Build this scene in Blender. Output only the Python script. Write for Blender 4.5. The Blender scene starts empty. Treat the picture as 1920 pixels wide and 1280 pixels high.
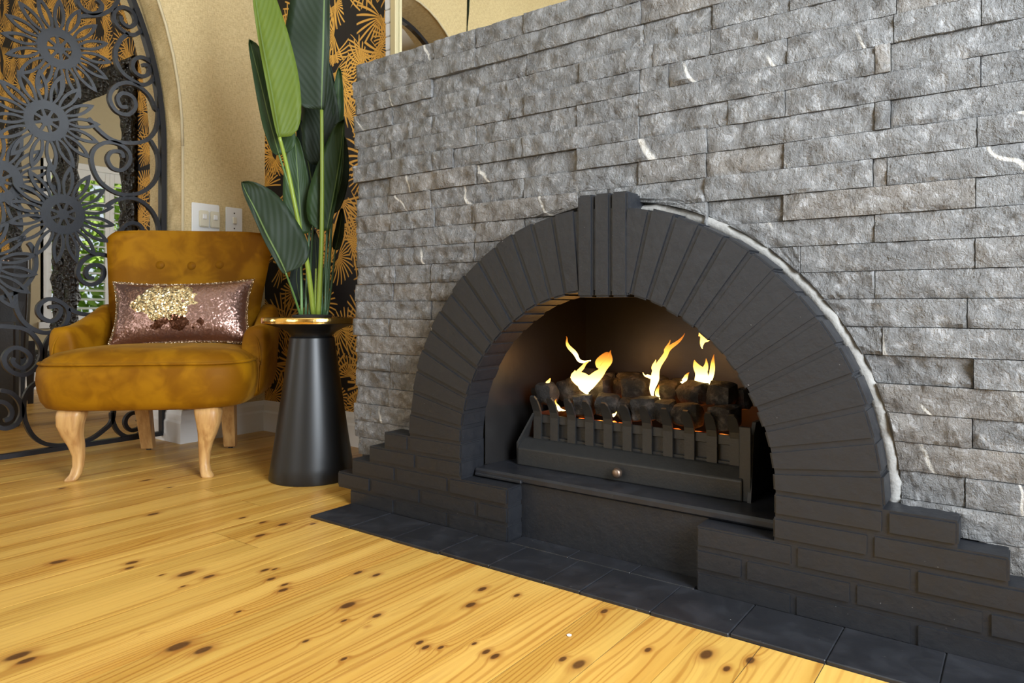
import bpy, bmesh, math, random
from mathutils import Vector, Matrix, noise

# ------------------------------------------------------------------ camera, world, lights, exposure
scn = bpy.context.scene
C = scn.collection
CAM_Z = .58
YAW = math.radians(36.4)
cam_d = bpy.data.cameras.new('camera')
cam_d.sensor_width = 36.0
cam_d.lens = 1306.0 / 1920.0 * 36.0
cam_d.shift_y = -68.0 / 1920.0
cam_d.clip_start = .02
cam = bpy.data.objects.new('camera', cam_d)
C.objects.link(cam)
cam.location = (0, 0, CAM_Z)
cam.rotation_euler = (math.pi / 2, 0, YAW)
scn.camera = cam

scn.view_settings.view_transform = 'Standard'
scn.view_settings.look = 'None'
scn.view_settings.gamma = 1.0
scn.view_settings.use_curve_mapping = False
scn.view_settings.exposure = 0.0
scn.cycles.use_denoising = True
scn.cycles.use_adaptive_sampling = True
scn.cycles.adaptive_threshold = .025
scn.cycles.max_bounces = 6
scn.cycles.diffuse_bounces = 4
scn.cycles.glossy_bounces = 4
scn.cycles.sample_clamp_indirect = 6.0

world = bpy.data.worlds.new('sky')
scn.world = world
world.use_nodes = True
bg = world.node_tree.nodes['Background']
bg.inputs[0].default_value = (.80, .90, 1.0, 1)
bg.inputs[1].default_value = 1.0

def window_light(name, loc, rot, sx, sy, power, col, spread=170):
    d = bpy.data.lights.new(name, 'AREA')
    d.shape = 'RECTANGLE'; d.size = sx; d.size_y = sy
    d.energy = power; d.color = col
    d.spread = math.radians(spread)
    o = bpy.data.objects.new(name, d)
    C.objects.link(o)
    o.location = loc; o.rotation_euler = rot
    return o

R90 = math.pi / 2
# daylight entering by the glazed doors in the right wall and the windows behind the camera; far room has an added fill light
window_light('daylight_right_doors', (1.10, .48, 1.50), (0, R90, 0), 1.8, 1.1, 165, (.84, .92, 1.0))
window_light('daylight_rear_window', (-1.60, -2.32, 1.45), (R90, 0, 0), 1.5, 1.7, 22, (.98, .99, 1.0))
window_light('far_room_fill', (-5.3, -1.92, 1.4), (R90, 0, 0), 1.8, 1.3, 60, (1.0, .98, .94))
sun_d = bpy.data.lights.new('sun', 'SUN'); sun_d.energy = 6.0; sun_d.angle = .01; sun_d.color = (1.0, .95, .86)
sun = bpy.data.objects.new('sun', sun_d); C.objects.link(sun); sun.rotation_euler = (math.radians(-14), math.radians(32), 0)

# ------------------------------------------------------------------ measured tables
JOINTS=[[-1.315],[-0.69],[-1.005,-0.685,-0.526,-0.371],[-1.48,-1.161,-0.848,-0.66,-0.531,-0.187],[-1.396,-1.322,-1.054,-1.006,-0.692,-0.623,-0.376,-0.191,-0.06],[-1.48,-1.164,-0.855,-0.221,-0.196],[-1.315,-1.241,-1.01,-0.694,-0.493,-0.38,-0.061],[-1.484,-0.853,-0.538,-0.222,-0.196],[-1.496,-1.329,-1.01,-0.695,-0.54,-0.382,-0.066],[-1.484,-1.315,-1.173,-0.541,-0.225,-0.202],[-0.383,-0.068],[-1.484,-1.171,-0.222],[-1.465,-1.327,-0.351,-0.069],[-1.478,-0.222],[-1.325,-0.08],[-1.49,-0.209],[-0.071],[-1.483],[-1.49,-0.073],[-1.492],[-0.083],[],[]]
PL=[[-1.587,-1.402,-1.205,-1.009],[-1.641,-1.498,-1.303,-1.109,-1.009],[-1.58,-1.398,-1.203,-1.009],[-1.507,-1.32,-1.158],[-1.446,-1.348,-1.158]]
PR=[[-0.538,-0.348],[-0.538,-0.439,-0.246,-0.05],[-0.538,-0.346,-0.152],[-0.387,-0.218,-0.018],[-0.385,-0.195,-0.086]]
SCROLLS=[[[1.44,1.753],[1.432,1.736],[1.409,1.71],[1.385,1.7],[1.357,1.706],[1.334,1.721],[1.32,1.745],[1.322,1.774],[1.342,1.797],[1.365,1.805],[1.389,1.799],[1.403,1.777],[1.403,1.752],[1.385,1.733],[1.365,1.733],[1.348,1.746],[1.346,1.764]],[[1.373,1.701],[1.346,1.667],[1.328,1.625],[1.326,1.592],[1.336,1.558],[1.357,1.531],[1.389,1.515],[1.422,1.504],[1.451,1.512],[1.476,1.537],[1.486,1.57],[1.48,1.598],[1.455,1.616],[1.426,1.619],[1.401,1.601],[1.393,1.574],[1.403,1.55],[1.43,1.54],[1.455,1.553],[1.463,1.576],[1.453,1.592],[1.434,1.589]],[[1.373,1.399],[1.35,1.393],[1.336,1.411],[1.336,1.433],[1.353,1.45],[1.381,1.45],[1.401,1.434],[1.405,1.406],[1.389,1.378],[1.365,1.364],[1.334,1.369],[1.313,1.389],[1.303,1.419],[1.311,1.45],[1.334,1.48],[1.369,1.497],[1.405,1.498],[1.438,1.485],[1.467,1.459],[1.488,1.417],[1.501,1.407],[1.493,1.337],[1.459,1.283],[1.409,1.257],[1.346,1.247],[1.299,1.256],[1.254,1.288],[1.224,1.321]],[[1.467,1.28],[1.497,1.226],[1.501,1.158],[1.484,1.105],[1.442,1.061],[1.385,1.037],[1.33,1.038],[1.276,1.067],[1.246,1.111],[1.235,1.165],[1.25,1.207],[1.292,1.237],[1.338,1.239],[1.377,1.214],[1.381,1.173],[1.353,1.135],[1.314,1.137],[1.295,1.171],[1.311,1.202],[1.346,1.208],[1.357,1.185]],[[1.292,0.98],[1.33,1.009],[1.385,1.024],[1.434,1.013],[1.476,0.976],[1.501,0.919],[1.505,0.833]],[[1.338,0.806],[1.334,0.846],[1.346,0.884],[1.369,0.913],[1.397,0.922],[1.426,0.912],[1.438,0.879],[1.426,0.84],[1.393,0.83]],[[1.325,0.772],[1.292,0.781],[1.254,0.784],[1.22,0.769],[1.193,0.739],[1.186,0.704],[1.2,0.676],[1.229,0.661],[1.259,0.67],[1.281,0.697],[1.279,0.729],[1.254,0.741],[1.227,0.732],[1.215,0.711],[1.222,0.69],[1.244,0.688]],[[0.906,0.603],[0.93,0.608],[0.963,0.621],[0.997,0.641],[1.023,0.673],[1.04,0.714],[1.042,0.754],[1.031,0.793],[1.018,0.812]],[[0.977,0.633],[0.976,0.604],[0.98,0.564],[1.001,0.52],[1.036,0.489],[1.075,0.475],[1.116,0.484],[1.144,0.512],[1.153,0.548],[1.141,0.579],[1.111,0.599],[1.08,0.602],[1.053,0.579],[1.051,0.549],[1.071,0.526],[1.098,0.52],[1.118,0.538],[1.125,0.561],[1.111,0.576],[1.084,0.571]],[[1.153,0.566],[1.186,0.55],[1.234,0.542],[1.279,0.552],[1.315,0.576],[1.346,0.612]],[[0.906,0.502],[0.93,0.504],[0.963,0.501],[1.001,0.493],[1.031,0.472],[1.055,0.433],[1.062,0.398],[1.053,0.363],[1.031,0.335],[1.005,0.322],[0.976,0.329],[0.951,0.351],[0.94,0.383],[0.951,0.411],[0.976,0.425],[1.005,0.413],[1.023,0.39],[1.02,0.365],[1.001,0.349],[0.98,0.356],[0.967,0.374],[0.972,0.388]],[[1.274,0.509],[1.21,0.505],[1.139,0.494],[1.102,0.472],[1.08,0.442],[1.071,0.402],[1.075,0.362],[1.098,0.33],[1.13,0.317]],[[1.102,0.304],[1.057,0.293],[1.027,0.275],[1.007,0.238],[1.003,0.189],[1.01,0.143],[1.031,0.095],[1.066,0.06],[1.111,0.043],[1.148,0.039]],[[0.93,0.272],[0.959,0.262],[0.984,0.235],[0.997,0.199],[0.993,0.165],[0.976,0.14],[0.951,0.132],[0.93,0.137],[0.91,0.157],[0.904,0.186],[0.912,0.219],[0.93,0.231],[0.951,0.219],[0.965,0.193],[0.961,0.169],[0.942,0.16]],[[1.2,0.039],[1.244,0.053],[1.284,0.079],[1.309,0.102],[1.32,0.145],[1.315,0.183]],[[1.312,0.145],[1.317,0.107],[1.335,0.066],[1.367,0.04],[1.404,0.034],[1.437,0.052],[1.453,0.083],[1.442,0.113],[1.42,0.129],[1.388,0.131],[1.367,0.111],[1.367,0.084],[1.388,0.061],[1.42,0.065],[1.429,0.086],[1.415,0.102]],[[1.338,1.829],[1.314,1.784],[1.269,1.744],[1.224,1.725],[1.192,1.711]],[[1.254,1.799],[1.273,1.786],[1.269,1.76],[1.239,1.738],[1.206,1.743],[1.185,1.767],[1.181,1.797]]]
FLOWERS=[[1.119,1.563],[1.072,1.275],[1.124,0.927],[0.924,1.029]]
LEAVES=[[2,[[-1.8967,1.3349,1.1106],[-1.9197,1.3179,1.274],[-1.9428,1.3009,1.4256],[-1.9604,1.2879,1.5772],[-1.9699,1.2809,1.7457]],0.0118,0.091,0.3],[1,[[-1.9584,1.3764,1.0702],[-1.9822,1.3588,1.1744],[-2.0074,1.3403,1.3048],[-2.0354,1.3196,1.4421]],0.0243,0.073,0.25],[0,[[-1.879,1.4846,1.2274],[-1.8748,1.4877,1.3795],[-1.8719,1.4898,1.521],[-1.8691,1.4919,1.6979],[-1.8677,1.493,1.8747]],0.1274,0.0195,0.25],[0,[[-1.9893,1.5648,1.0695],[-1.9818,1.5704,1.219],[-1.9893,1.5648,1.3684],[-2.0013,1.5559,1.5366]],0.0691,0.0579,0.2],[3,[[-2.0701,1.6047,0.9601],[-2.0902,1.5898,1.1048],[-2.1135,1.5726,1.2496]],0.0386,0.054,0.2],[1,[[-1.9052,1.5274,0.8312],[-1.8877,1.5403,0.945],[-1.8703,1.5532,1.0715],[-1.8586,1.5618,1.207]],0.0831,0.0126,0.3],[1,[[-1.9541,1.6156,1.2129],[-1.9541,1.6156,1.3184],[-1.951,1.6179,1.4163]],0.0188,0.0207,0.2],[0,[[-1.9707,1.6033,0.9077],[-1.9434,1.6235,1.0358],[-1.9374,1.6279,1.1771]],0.0207,0.0264,0.2],[1,[[-1.9888,1.4906,0.8242],[-1.9961,1.4852,0.9299],[-2.0035,1.4798,1.0575],[-2.0093,1.4755,1.1577]],0.0547,0.0401,0.25],[0,[[-1.8804,1.3469,0.6811],[-1.8994,1.3329,0.7316],[-1.9292,1.3109,0.8024],[-1.9591,1.2889,0.8815],[-1.9807,1.2729,0.9338],[-1.9916,1.265,0.9674]],0.0152,0.1044,0.2],[3,[[-2.112,1.5738,0.5916],[-2.1229,1.5657,0.6803],[-2.1135,1.5726,0.7614]],0.0251,0.0251,0.2],[3,[[-2.0849,1.6186,0.5936],[-2.0818,1.6209,0.72],[-2.0865,1.6174,0.8523]],0.0311,0.0272,0.2],[0,[[-1.9776,1.6231,0.7775],[-1.9654,1.6322,0.8496],[-1.9592,1.6367,0.9256]],0.0171,0.0171,0.2],[3,[[-1.9951,1.6351,1.0432],[-2.0043,1.6283,1.2347],[-2.0197,1.6169,1.4644]],0.0345,0.0383,0.2]]
STEMS=[[2,0.0075,[[-1.8967,1.3349,1.1106],[-1.9091,1.3755,1.0122],[-1.9151,1.4208,0.8454],[-1.9244,1.4636,0.7079],[-1.9415,1.5006,0.5475]]],[1,0.004,[[-1.9584,1.3764,1.0702],[-1.9468,1.4129,0.9521],[-1.9359,1.4489,0.814],[-1.9345,1.4778,0.6731],[-1.9415,1.5006,0.5475]]],[2,0.0075,[[-1.879,1.4846,1.2274],[-1.8878,1.4937,1.0104],[-1.8994,1.5007,0.816],[-1.9139,1.5055,0.6735],[-1.9284,1.5103,0.5475]]],[1,0.0035,[[-1.8804,1.3469,0.6811],[-1.9291,1.4104,0.6184],[-1.9779,1.4738,0.5475]]],[1,0.0042,[[-1.9888,1.4906,0.8242],[-1.9834,1.4822,0.7107],[-1.9735,1.477,0.5475]]],[0,0.004,[[-1.9213,1.5404,0.8333],[-1.9162,1.5318,0.7107],[-1.9095,1.5242,0.5475]]],[0,0.004,[[-1.9707,1.6033,0.9077],[-1.9381,1.5653,0.7129],[-1.9081,1.5253,0.5475]]],[0,0.004,[[-1.9776,1.6231,0.7775],[-1.9402,1.5762,0.6578],[-1.9052,1.5274,0.5475]]],[0,0.004,[[-2.0056,1.5776,1.0735],[-1.9946,1.5237,0.8236],[-1.9634,1.4846,0.5475]]],[2,0.005,[[-1.9343,1.506,0.7047],[-1.9357,1.5049,0.6288],[-1.9386,1.5028,0.5475]]],[0,0.004,[[-1.9541,1.6156,1.2129],[-1.9322,1.5697,0.8605],[-1.9139,1.521,0.5475]]],[0,0.004,[[-2.0701,1.6047,0.9601],[-2.0134,1.5471,0.7519],[-1.9532,1.4921,0.5475]]],[0,0.004,[[-1.9951,1.6351,1.0432],[-1.9632,1.5717,0.7698],[-1.9212,1.5157,0.5475]]]]
COALS=[[-1.04,1.57,0.341,0.0496,0.0543],[-0.999,1.63,0.348,0.0694,0.0574],[-0.921,1.65,0.356,0.0683,0.0636],[-0.884,1.68,0.358,0.0448,0.0471],[-0.802,1.63,0.369,0.0719,0.0539],[-0.922,1.565,0.321,0.0522,0.0522],[-0.849,1.56,0.328,0.0552,0.053],[-0.801,1.57,0.32,0.0481,0.0502],[-0.744,1.56,0.328,0.0618,0.0554],[-0.857,1.7,0.389,0.066,0.0212],[-0.996,1.72,0.387,0.0422,0.0273],[-0.916,1.69,0.377,0.0335,0.0335],[-0.718,1.64,0.361,0.0504,0.0504],[-0.646,1.62,0.366,0.0721,0.053],[-0.57,1.6,0.372,0.0572,0.0531],[-0.692,1.56,0.327,0.0419,0.0502],[-0.639,1.56,0.323,0.0678,0.0513],[-0.552,1.56,0.326,0.0616,0.0517],[-0.762,1.69,0.382,0.0296,0.025],[-0.72,1.7,0.382,0.0383,0.018],[-0.54,1.64,0.36,0.0412,0.0453]]
FLAMES=[[[[-1.037,1.575,0.36,0.0047],[-1.037,1.575,0.367,0.0066],[-1.037,1.575,0.374,0.0057],[-1.037,1.575,0.383,0.0007]]],[[[-0.925,1.6,0.434,0.0009],[-0.945,1.6,0.43,0.0033],[-0.964,1.6,0.441,0.0056],[-0.981,1.6,0.46,0.0061],[-0.994,1.6,0.481,0.0035],[-1.001,1.6,0.496,0.0005]]],[[[-0.926,1.585,0.346,0.0028],[-0.93,1.585,0.362,0.0126],[-0.937,1.585,0.378,0.0219],[-0.95,1.585,0.388,0.0185],[-0.967,1.585,0.392,0.0105],[-0.961,1.585,0.408,0.0007]],[[-0.95,1.585,0.384,0.0069],[-0.955,1.585,0.395,0.006],[-0.945,1.585,0.412,0.0055],[-0.929,1.585,0.425,0.0041],[-0.917,1.585,0.435,0.0009]],[[-0.926,1.585,0.353,0.0041],[-0.918,1.585,0.372,0.016],[-0.9,1.585,0.394,0.0141],[-0.88,1.585,0.408,0.0108],[-0.869,1.585,0.428,0.0103],[-0.856,1.585,0.446,0.0072],[-0.853,1.585,0.465,0.0007]],[[-0.895,1.585,0.417,0.0045],[-0.887,1.585,0.433,0.0091],[-0.871,1.585,0.451,0.0081],[-0.856,1.585,0.457,0.0018]]],[[[-0.738,1.585,0.356,0.0026],[-0.737,1.585,0.38,0.0082],[-0.734,1.585,0.404,0.0112],[-0.722,1.585,0.431,0.0077],[-0.71,1.585,0.455,0.0064],[-0.695,1.585,0.474,0.0059],[-0.674,1.585,0.492,0.0036],[-0.655,1.585,0.513,0.0004]],[[-0.733,1.585,0.419,0.0064],[-0.734,1.585,0.434,0.0039],[-0.733,1.585,0.446,0.0004]],[[-0.737,1.585,0.401,0.0043],[-0.751,1.585,0.406,0.0039],[-0.759,1.585,0.404,0.0026],[-0.762,1.585,0.414,0.0004]],[[-0.705,1.585,0.465,0.0043],[-0.699,1.585,0.48,0.003],[-0.695,1.585,0.496,0.0004]]],[[[-0.616,1.6,0.477,0.0006],[-0.618,1.6,0.493,0.0067],[-0.613,1.6,0.507,0.0141],[-0.62,1.6,0.529,0.0008]]],[[[-0.615,1.63,0.388,0.0059],[-0.61,1.63,0.41,0.0063],[-0.602,1.63,0.435,0.0057],[-0.602,1.63,0.462,0.0006]],[[-0.632,1.63,0.387,0.017],[-0.634,1.63,0.413,0.0159],[-0.642,1.63,0.431,0.0089],[-0.651,1.63,0.446,0.0009]],[[-0.632,1.63,0.408,0.0127],[-0.623,1.63,0.43,0.0063],[-0.618,1.63,0.452,0.0006]]],[[[-0.706,1.69,0.382,0.0056],[-0.697,1.69,0.397,0.0053],[-0.685,1.69,0.41,0.0007]]],[[[-0.993,1.55,0.304,0.0058],[-0.997,1.55,0.319,0.0046],[-0.996,1.55,0.333,0.0007]],[[-0.993,1.55,0.304,0.0042],[-0.98,1.55,0.306,0.0032],[-0.969,1.55,0.305,0.0009]]],[[[-0.835,1.55,0.303,0.0011],[-0.825,1.55,0.307,0.0044],[-0.817,1.55,0.319,0.0007]]],[[[-0.742,1.58,0.353,0.0022],[-0.728,1.58,0.353,0.0047],[-0.715,1.58,0.347,0.0011]],[[-0.723,1.58,0.356,0.0053],[-0.722,1.58,0.373,0.0043],[-0.723,1.58,0.386,0.0006]]]]
KNOB=[-0.782,1.49,0.181]
KNOTS=[[-1.055,0.896,2],[-1.238,0.884,1],[-1.217,0.865,1.3],[-1.341,0.907,1.2],[-1.329,0.923,0.8],[-1.287,0.885,1.2],[-1.641,1.103,1.2],[-1.583,1.124,1.6],[-1.72,1.093,1.2],[-1.166,1.018,1.3],[-1.124,1.033,1.2],[-1.009,0.848,0.8],[-0.976,0.898,1.2],[-1.199,0.754,0.7],[-1.001,0.757,0.8],[-0.9,0.756,0.8],[-0.839,0.87,1],[-0.819,0.864,1],[-1.553,1.037,1.6],[-1.523,1.175,1],[-0.894,1.11,1.4],[-0.819,1.127,1],[-0.865,1.038,1.5],[-0.761,0.923,0.7],[-0.727,0.913,1.1],[-0.706,0.91,1.2],[-0.611,0.969,1.1],[-0.581,0.97,1.8],[-0.643,1.167,1.2],[-0.798,0.879,0.8],[-0.427,1.123,2],[-0.384,1.098,1.1],[-0.512,1.08,1.0],[-0.362,1.147,1.4],[-1.342,0.442,2.2],[-1.313,0.445,1.6],[-1.16,0.617,2.4],[-1.114,0.635,1.8],[-1.459,0.794,2.2],[-1.405,0.814,1.4],[-1.62,0.756,1.4],[-1.592,0.736,1.2],[-1.758,0.661,1.8],[-1.496,0.759,0.7],[-1.399,0.754,0.7],[-1.951,0.966,1.8],[-1.622,0.754,1.4],[-2.458,0.931,1.2],[-2.193,1.137,1],[-2.346,1.138,1.6],[-1.763,0.656,1.6]]

# ------------------------------------------------------------------ helpers
rnd = random.Random(7)

def link(o, parent=None):
    C.objects.link(o)
    if parent is not None:
        o.parent = parent
    return o

def thing(name, label, cat, loc=(0, 0, 0), rz=0.0, group=None):
    o = bpy.data.objects.new(name, None)
    o.empty_display_size = .05
    link(o)
    o.location = loc; o.rotation_euler = (0, 0, rz)
    o['label'] = label; o['category'] = cat
    if group: o['group'] = group
    return o

def tag(o, label, cat, group=None):
    o['label'] = label; o['category'] = cat
    if group: o['group'] = group
    return o

def struct(o):
    o['kind'] = 'structure'
    return o

def mesh(name, V, F, mat, parent=None, smooth=False, loc=None):
    me = bpy.data.meshes.new(name)
    me.from_pydata([tuple(v) for v in V], [], F)
    me.update()
    if mat: me.materials.append(mat)
    if smooth:
        for p in me.polygons: p.use_smooth = True
    o = bpy.data.objects.new(name, me)
    link(o, parent)
    if loc: o.location = loc
    return o

def bm_obj(name, bm, mat, parent=None, smooth=False):
    bmesh.ops.recalc_face_normals(bm, faces=bm.faces)
    me = bpy.data.meshes.new(name)
    bm.to_mesh(me); bm.free()
    if mat: me.materials.append(mat)
    if smooth:
        for p in me.polygons: p.use_smooth = True
    return link(bpy.data.objects.new(name, me), parent)

def add_box(bm, x0, x1, y0, y1, z0, z1):
    vs = [bm.verts.new(p) for p in ((x0,y0,z0),(x1,y0,z0),(x1,y1,z0),(x0,y1,z0),(x0,y0,z1),(x1,y0,z1),(x1,y1,z1),(x0,y1,z1))]
    for f in ((0,3,2,1),(4,5,6,7),(0,1,5,4),(1,2,6,5),(2,3,7,6),(3,0,4,7)):
        bm.faces.new([vs[i] for i in f])
    return vs

def box(name, b, mat, parent=None, bevel=0.0, seg=1, smooth=False):
    bm = bmesh.new()
    add_box(bm, *b)
    if bevel > 0:
        bmesh.ops.bevel(bm, geom=bm.edges[:], offset=bevel, segments=seg, affect='EDGES', clamp_overlap=True)
    return bm_obj(name, bm, mat, parent, smooth)

def boxes(name, bs, mat, parent=None, bevel=0.0):
    bm = bmesh.new()
    for b in bs: add_box(bm, *b)
    if bevel > 0:
        bmesh.ops.bevel(bm, geom=bm.edges[:], offset=bevel, segments=1, affect='EDGES', clamp_overlap=True)
    return bm_obj(name, bm, mat, parent)

def loft(rings, closed=True, cap0=True, cap1=True):
    """rings: equal-length lists of points -> verts, faces"""
    V = []; Fc = []
    n = len(rings[0])
    for r in rings: V.extend(r)
    for i in range(len(rings) - 1):
        for j in range(n if closed else n - 1):
            a = i*n + j; b = i*n + (j+1) % n
            Fc.append((a, b, b + n, a + n))
    if cap0: Fc.append(tuple(reversed(range(n))))
    if cap1: Fc.append(tuple(range((len(rings)-1)*n, len(rings)*n)))
    return V, Fc

def lathe(name, prof, mat, parent=None, n=40, loc=(0,0,0), smooth=True, sharp=None):
    rings = []
    for r, z in prof:
        rings.append([(r*math.cos(2*math.pi*k/n), r*math.sin(2*math.pi*k/n), z) for k in range(n)])
    V, Fc = loft(rings)
    o = mesh(name, V, Fc, mat, parent, smooth, loc)
    if smooth:
        o.data.set_sharp_from_angle(angle=math.radians(40))
    return o

def catmull(pts, sub=4):
    pts = [Vector(p) for p in pts]
    out = []
    n = len(pts)
    for i in range(n - 1):
        p0 = pts[max(i-1, 0)]; p1 = pts[i]; p2 = pts[i+1]; p3 = pts[min(i+2, n-1)]
        for s in range(sub):
            t = s / sub
            out.append(.5*((2*p1) + (p2-p0)*t + (2*p0-5*p1+4*p2-p3)*t*t + (3*p1-p0-3*p2+p3)*t**3))
    out.append(pts[-1])
    return out

def tube_geo(pts, rad, n=8, up=Vector((0,0,1)), square=False, closed=False):
    """rad: number or list. returns V,F"""
    pts = [Vector(p) for p in pts]
    m = len(pts)
    rings = []
    for i, p in enumerate(pts):
        if closed:
            t = (pts[(i+1) % m] - pts[i-1])
        else:
            t = pts[min(i+1, m-1)] - pts[max(i-1, 0)]
        if t.length < 1e-9: t = Vector((0,0,1))
        t.normalize()
        u = up - t*up.dot(t)
        if u.length < 1e-4: u = Vector((1,0,0)) - t*t.x
        u.normalize(); v = t.cross(u)
        r = rad[i] if isinstance(rad, (list, tuple)) else rad
        ring = []
        for k in range(n):
            a = 2*math.pi*(k + (.5 if square else 0))/n
            ring.append(p + u*(r*math.cos(a)) + v*(r*math.sin(a)))
        rings.append(ring)
    if closed:
        rings.append(rings[0])
        return loft(rings, True, False, False)
    return loft(rings)

def tube(name, pts, rad, mat, parent=None, n=8, up=(0,0,1), square=False, smooth=True, closed=False):
    V, Fc = tube_geo(pts, rad, n, Vector(up), square, closed)
    return mesh(name, V, Fc, mat, parent, smooth and not square)

def copy_tree(o, parent=None):
    c = o.copy(); link(c)
    c.parent = parent
    for ch in list(o.children): copy_tree(ch, c)
    return c

# ------------------------------------------------------------------ node materials
class NT:
    def __init__(s, name):
        s.m = bpy.data.materials.new(name); s.m.use_nodes = True
        s.t = s.m.node_tree; s.n = s.t.nodes; s.l = s.t.links
        s.b = s.n['Principled BSDF']
    def add(s, typ, ins=None, **kw):
        nd = s.n.new(typ)
        for k, v in kw.items(): setattr(nd, k, v)
        if ins:
            for k, v in ins.items(): s.set(nd.inputs[k], v)
        return nd
    def set(s, sock, v):
        if isinstance(v, bpy.types.NodeSocket): s.l.new(v, sock)
        elif hasattr(v, 'outputs'): s.l.new(v.outputs[0], sock)
        else:
            if isinstance(v, (tuple, list)) and sock.type == 'RGBA' and len(v) == 3: v = (*v, 1)
            sock.default_value = v
    def math(s, op, a, b=0.0, c=0.0, clamp=False):
        nd = s.add('ShaderNodeMath', operation=op, use_clamp=clamp)
        s.set(nd.inputs[0], a); s.set(nd.inputs[1], b); s.set(nd.inputs[2], c)
        return nd.outputs[0]
    def vmath(s, op, a, b=(0,0,0)):
        nd = s.add('ShaderNodeVectorMath', operation=op)
        s.set(nd.inputs[0], a)
        if op == 'SCALE': s.set(nd.inputs['Scale'], b)
        else: s.set(nd.inputs[1], b)
        return nd.outputs['Value'] if op in ('LENGTH', 'DOT_PRODUCT', 'DISTANCE') else nd.outputs['Vector']
    def mix(s, fac, a, b, blend='MIX'):
        nd = s.add('ShaderNodeMix', data_type='RGBA', blend_type=blend)
        s.set(nd.inputs[0], fac); s.set(nd.inputs[6], a); s.set(nd.inputs[7], b)
        return nd.outputs[2]
    def ramp(s, fac, stops, interp='LINEAR'):
        nd = s.add('ShaderNodeValToRGB')
        cr = nd.color_ramp; cr.interpolation = interp
        while len(cr.elements) < len(stops): cr.elements.new(.5)
        for e, (p, c) in zip(cr.elements, stops):
            e.position = p
            e.color = (*c, 1) if isinstance(c, (tuple, list)) else (c, c, c, 1)
        s.set(nd.inputs[0], fac)
        return nd.outputs[0]
    def smooth(s, x, a, b, lo=0.0, hi=1.0):
        nd = s.add('ShaderNodeMapRange', interpolation_type='SMOOTHSTEP')
        s.set(nd.inputs[0], x)
        nd.inputs[1].default_value = a; nd.inputs[2].default_value = b
        nd.inputs[3].default_value = lo; nd.inputs[4].default_value = hi
        return nd.outputs[0]
    def noise(s, vec, scale, detail=3, rough=.5, dist=0.0):
        nd = s.add('ShaderNodeTexNoise')
        if vec is not None: s.set(nd.inputs['Vector'], vec)
        nd.inputs['Scale'].default_value = scale; nd.inputs['Detail'].default_value = detail
        nd.inputs['Roughness'].default_value = rough; nd.inputs['Distortion'].default_value = dist
        return nd.outputs['Fac']
    def pos(s): return s.add('ShaderNodeNewGeometry').outputs['Position']
    def obj(s): return s.add('ShaderNodeTexCoord').outputs['Object']
    def rand(s): return s.add('ShaderNodeObjectInfo').outputs['Random']
    def mapping(s, vec, scale=(1,1,1), loc=(0,0,0), rot=(0,0,0)):
        nd = s.add('ShaderNodeMapping')
        s.set(nd.inputs[0], vec); nd.inputs[1].default_value = loc
        nd.inputs[2].default_value = rot; nd.inputs[3].default_value = scale
        return nd.outputs[0]
    def bump(s, h, strength=.3, dist=.01, normal=None):
        nd = s.add('ShaderNodeBump')
        nd.inputs['Strength'].default_value = strength; nd.inputs['Distance'].default_value = dist
        s.set(nd.inputs['Height'], h)
        if normal is not None: s.set(nd.inputs['Normal'], normal)
        s.l.new(nd.outputs[0], s.b.inputs['Normal'])
        return nd.outputs[0]
    def out(s, col=None, rough=None, metal=None, spec=None, **kw):
        if col is not None: s.set(s.b.inputs['Base Color'], col)
        if rough is not None: s.set(s.b.inputs['Roughness'], rough)
        if metal is not None: s.set(s.b.inputs['Metallic'], metal)
        if spec is not None: s.set(s.b.inputs['Specular IOR Level'], spec)
        for k, v in kw.items(): s.set(s.b.inputs[k], v)
        return s.m

def simple(name, col, rough=.5, metal=0.0, var=.0, bump=0.0, bscale=60, spec=.5):
    t = NT(name)
    c = col
    if var > 0:
        nz = t.noise(t.pos(), bscale*.3, 4)
        c = t.mix(nz, tuple(x*(1-var) for x in col), tuple(min(1, x*(1+var)) for x in col))
    if bump > 0: t.bump(t.noise(t.pos(), bscale, 4), bump, .004)
    return t.out(c, rough, metal, spec)

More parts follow.
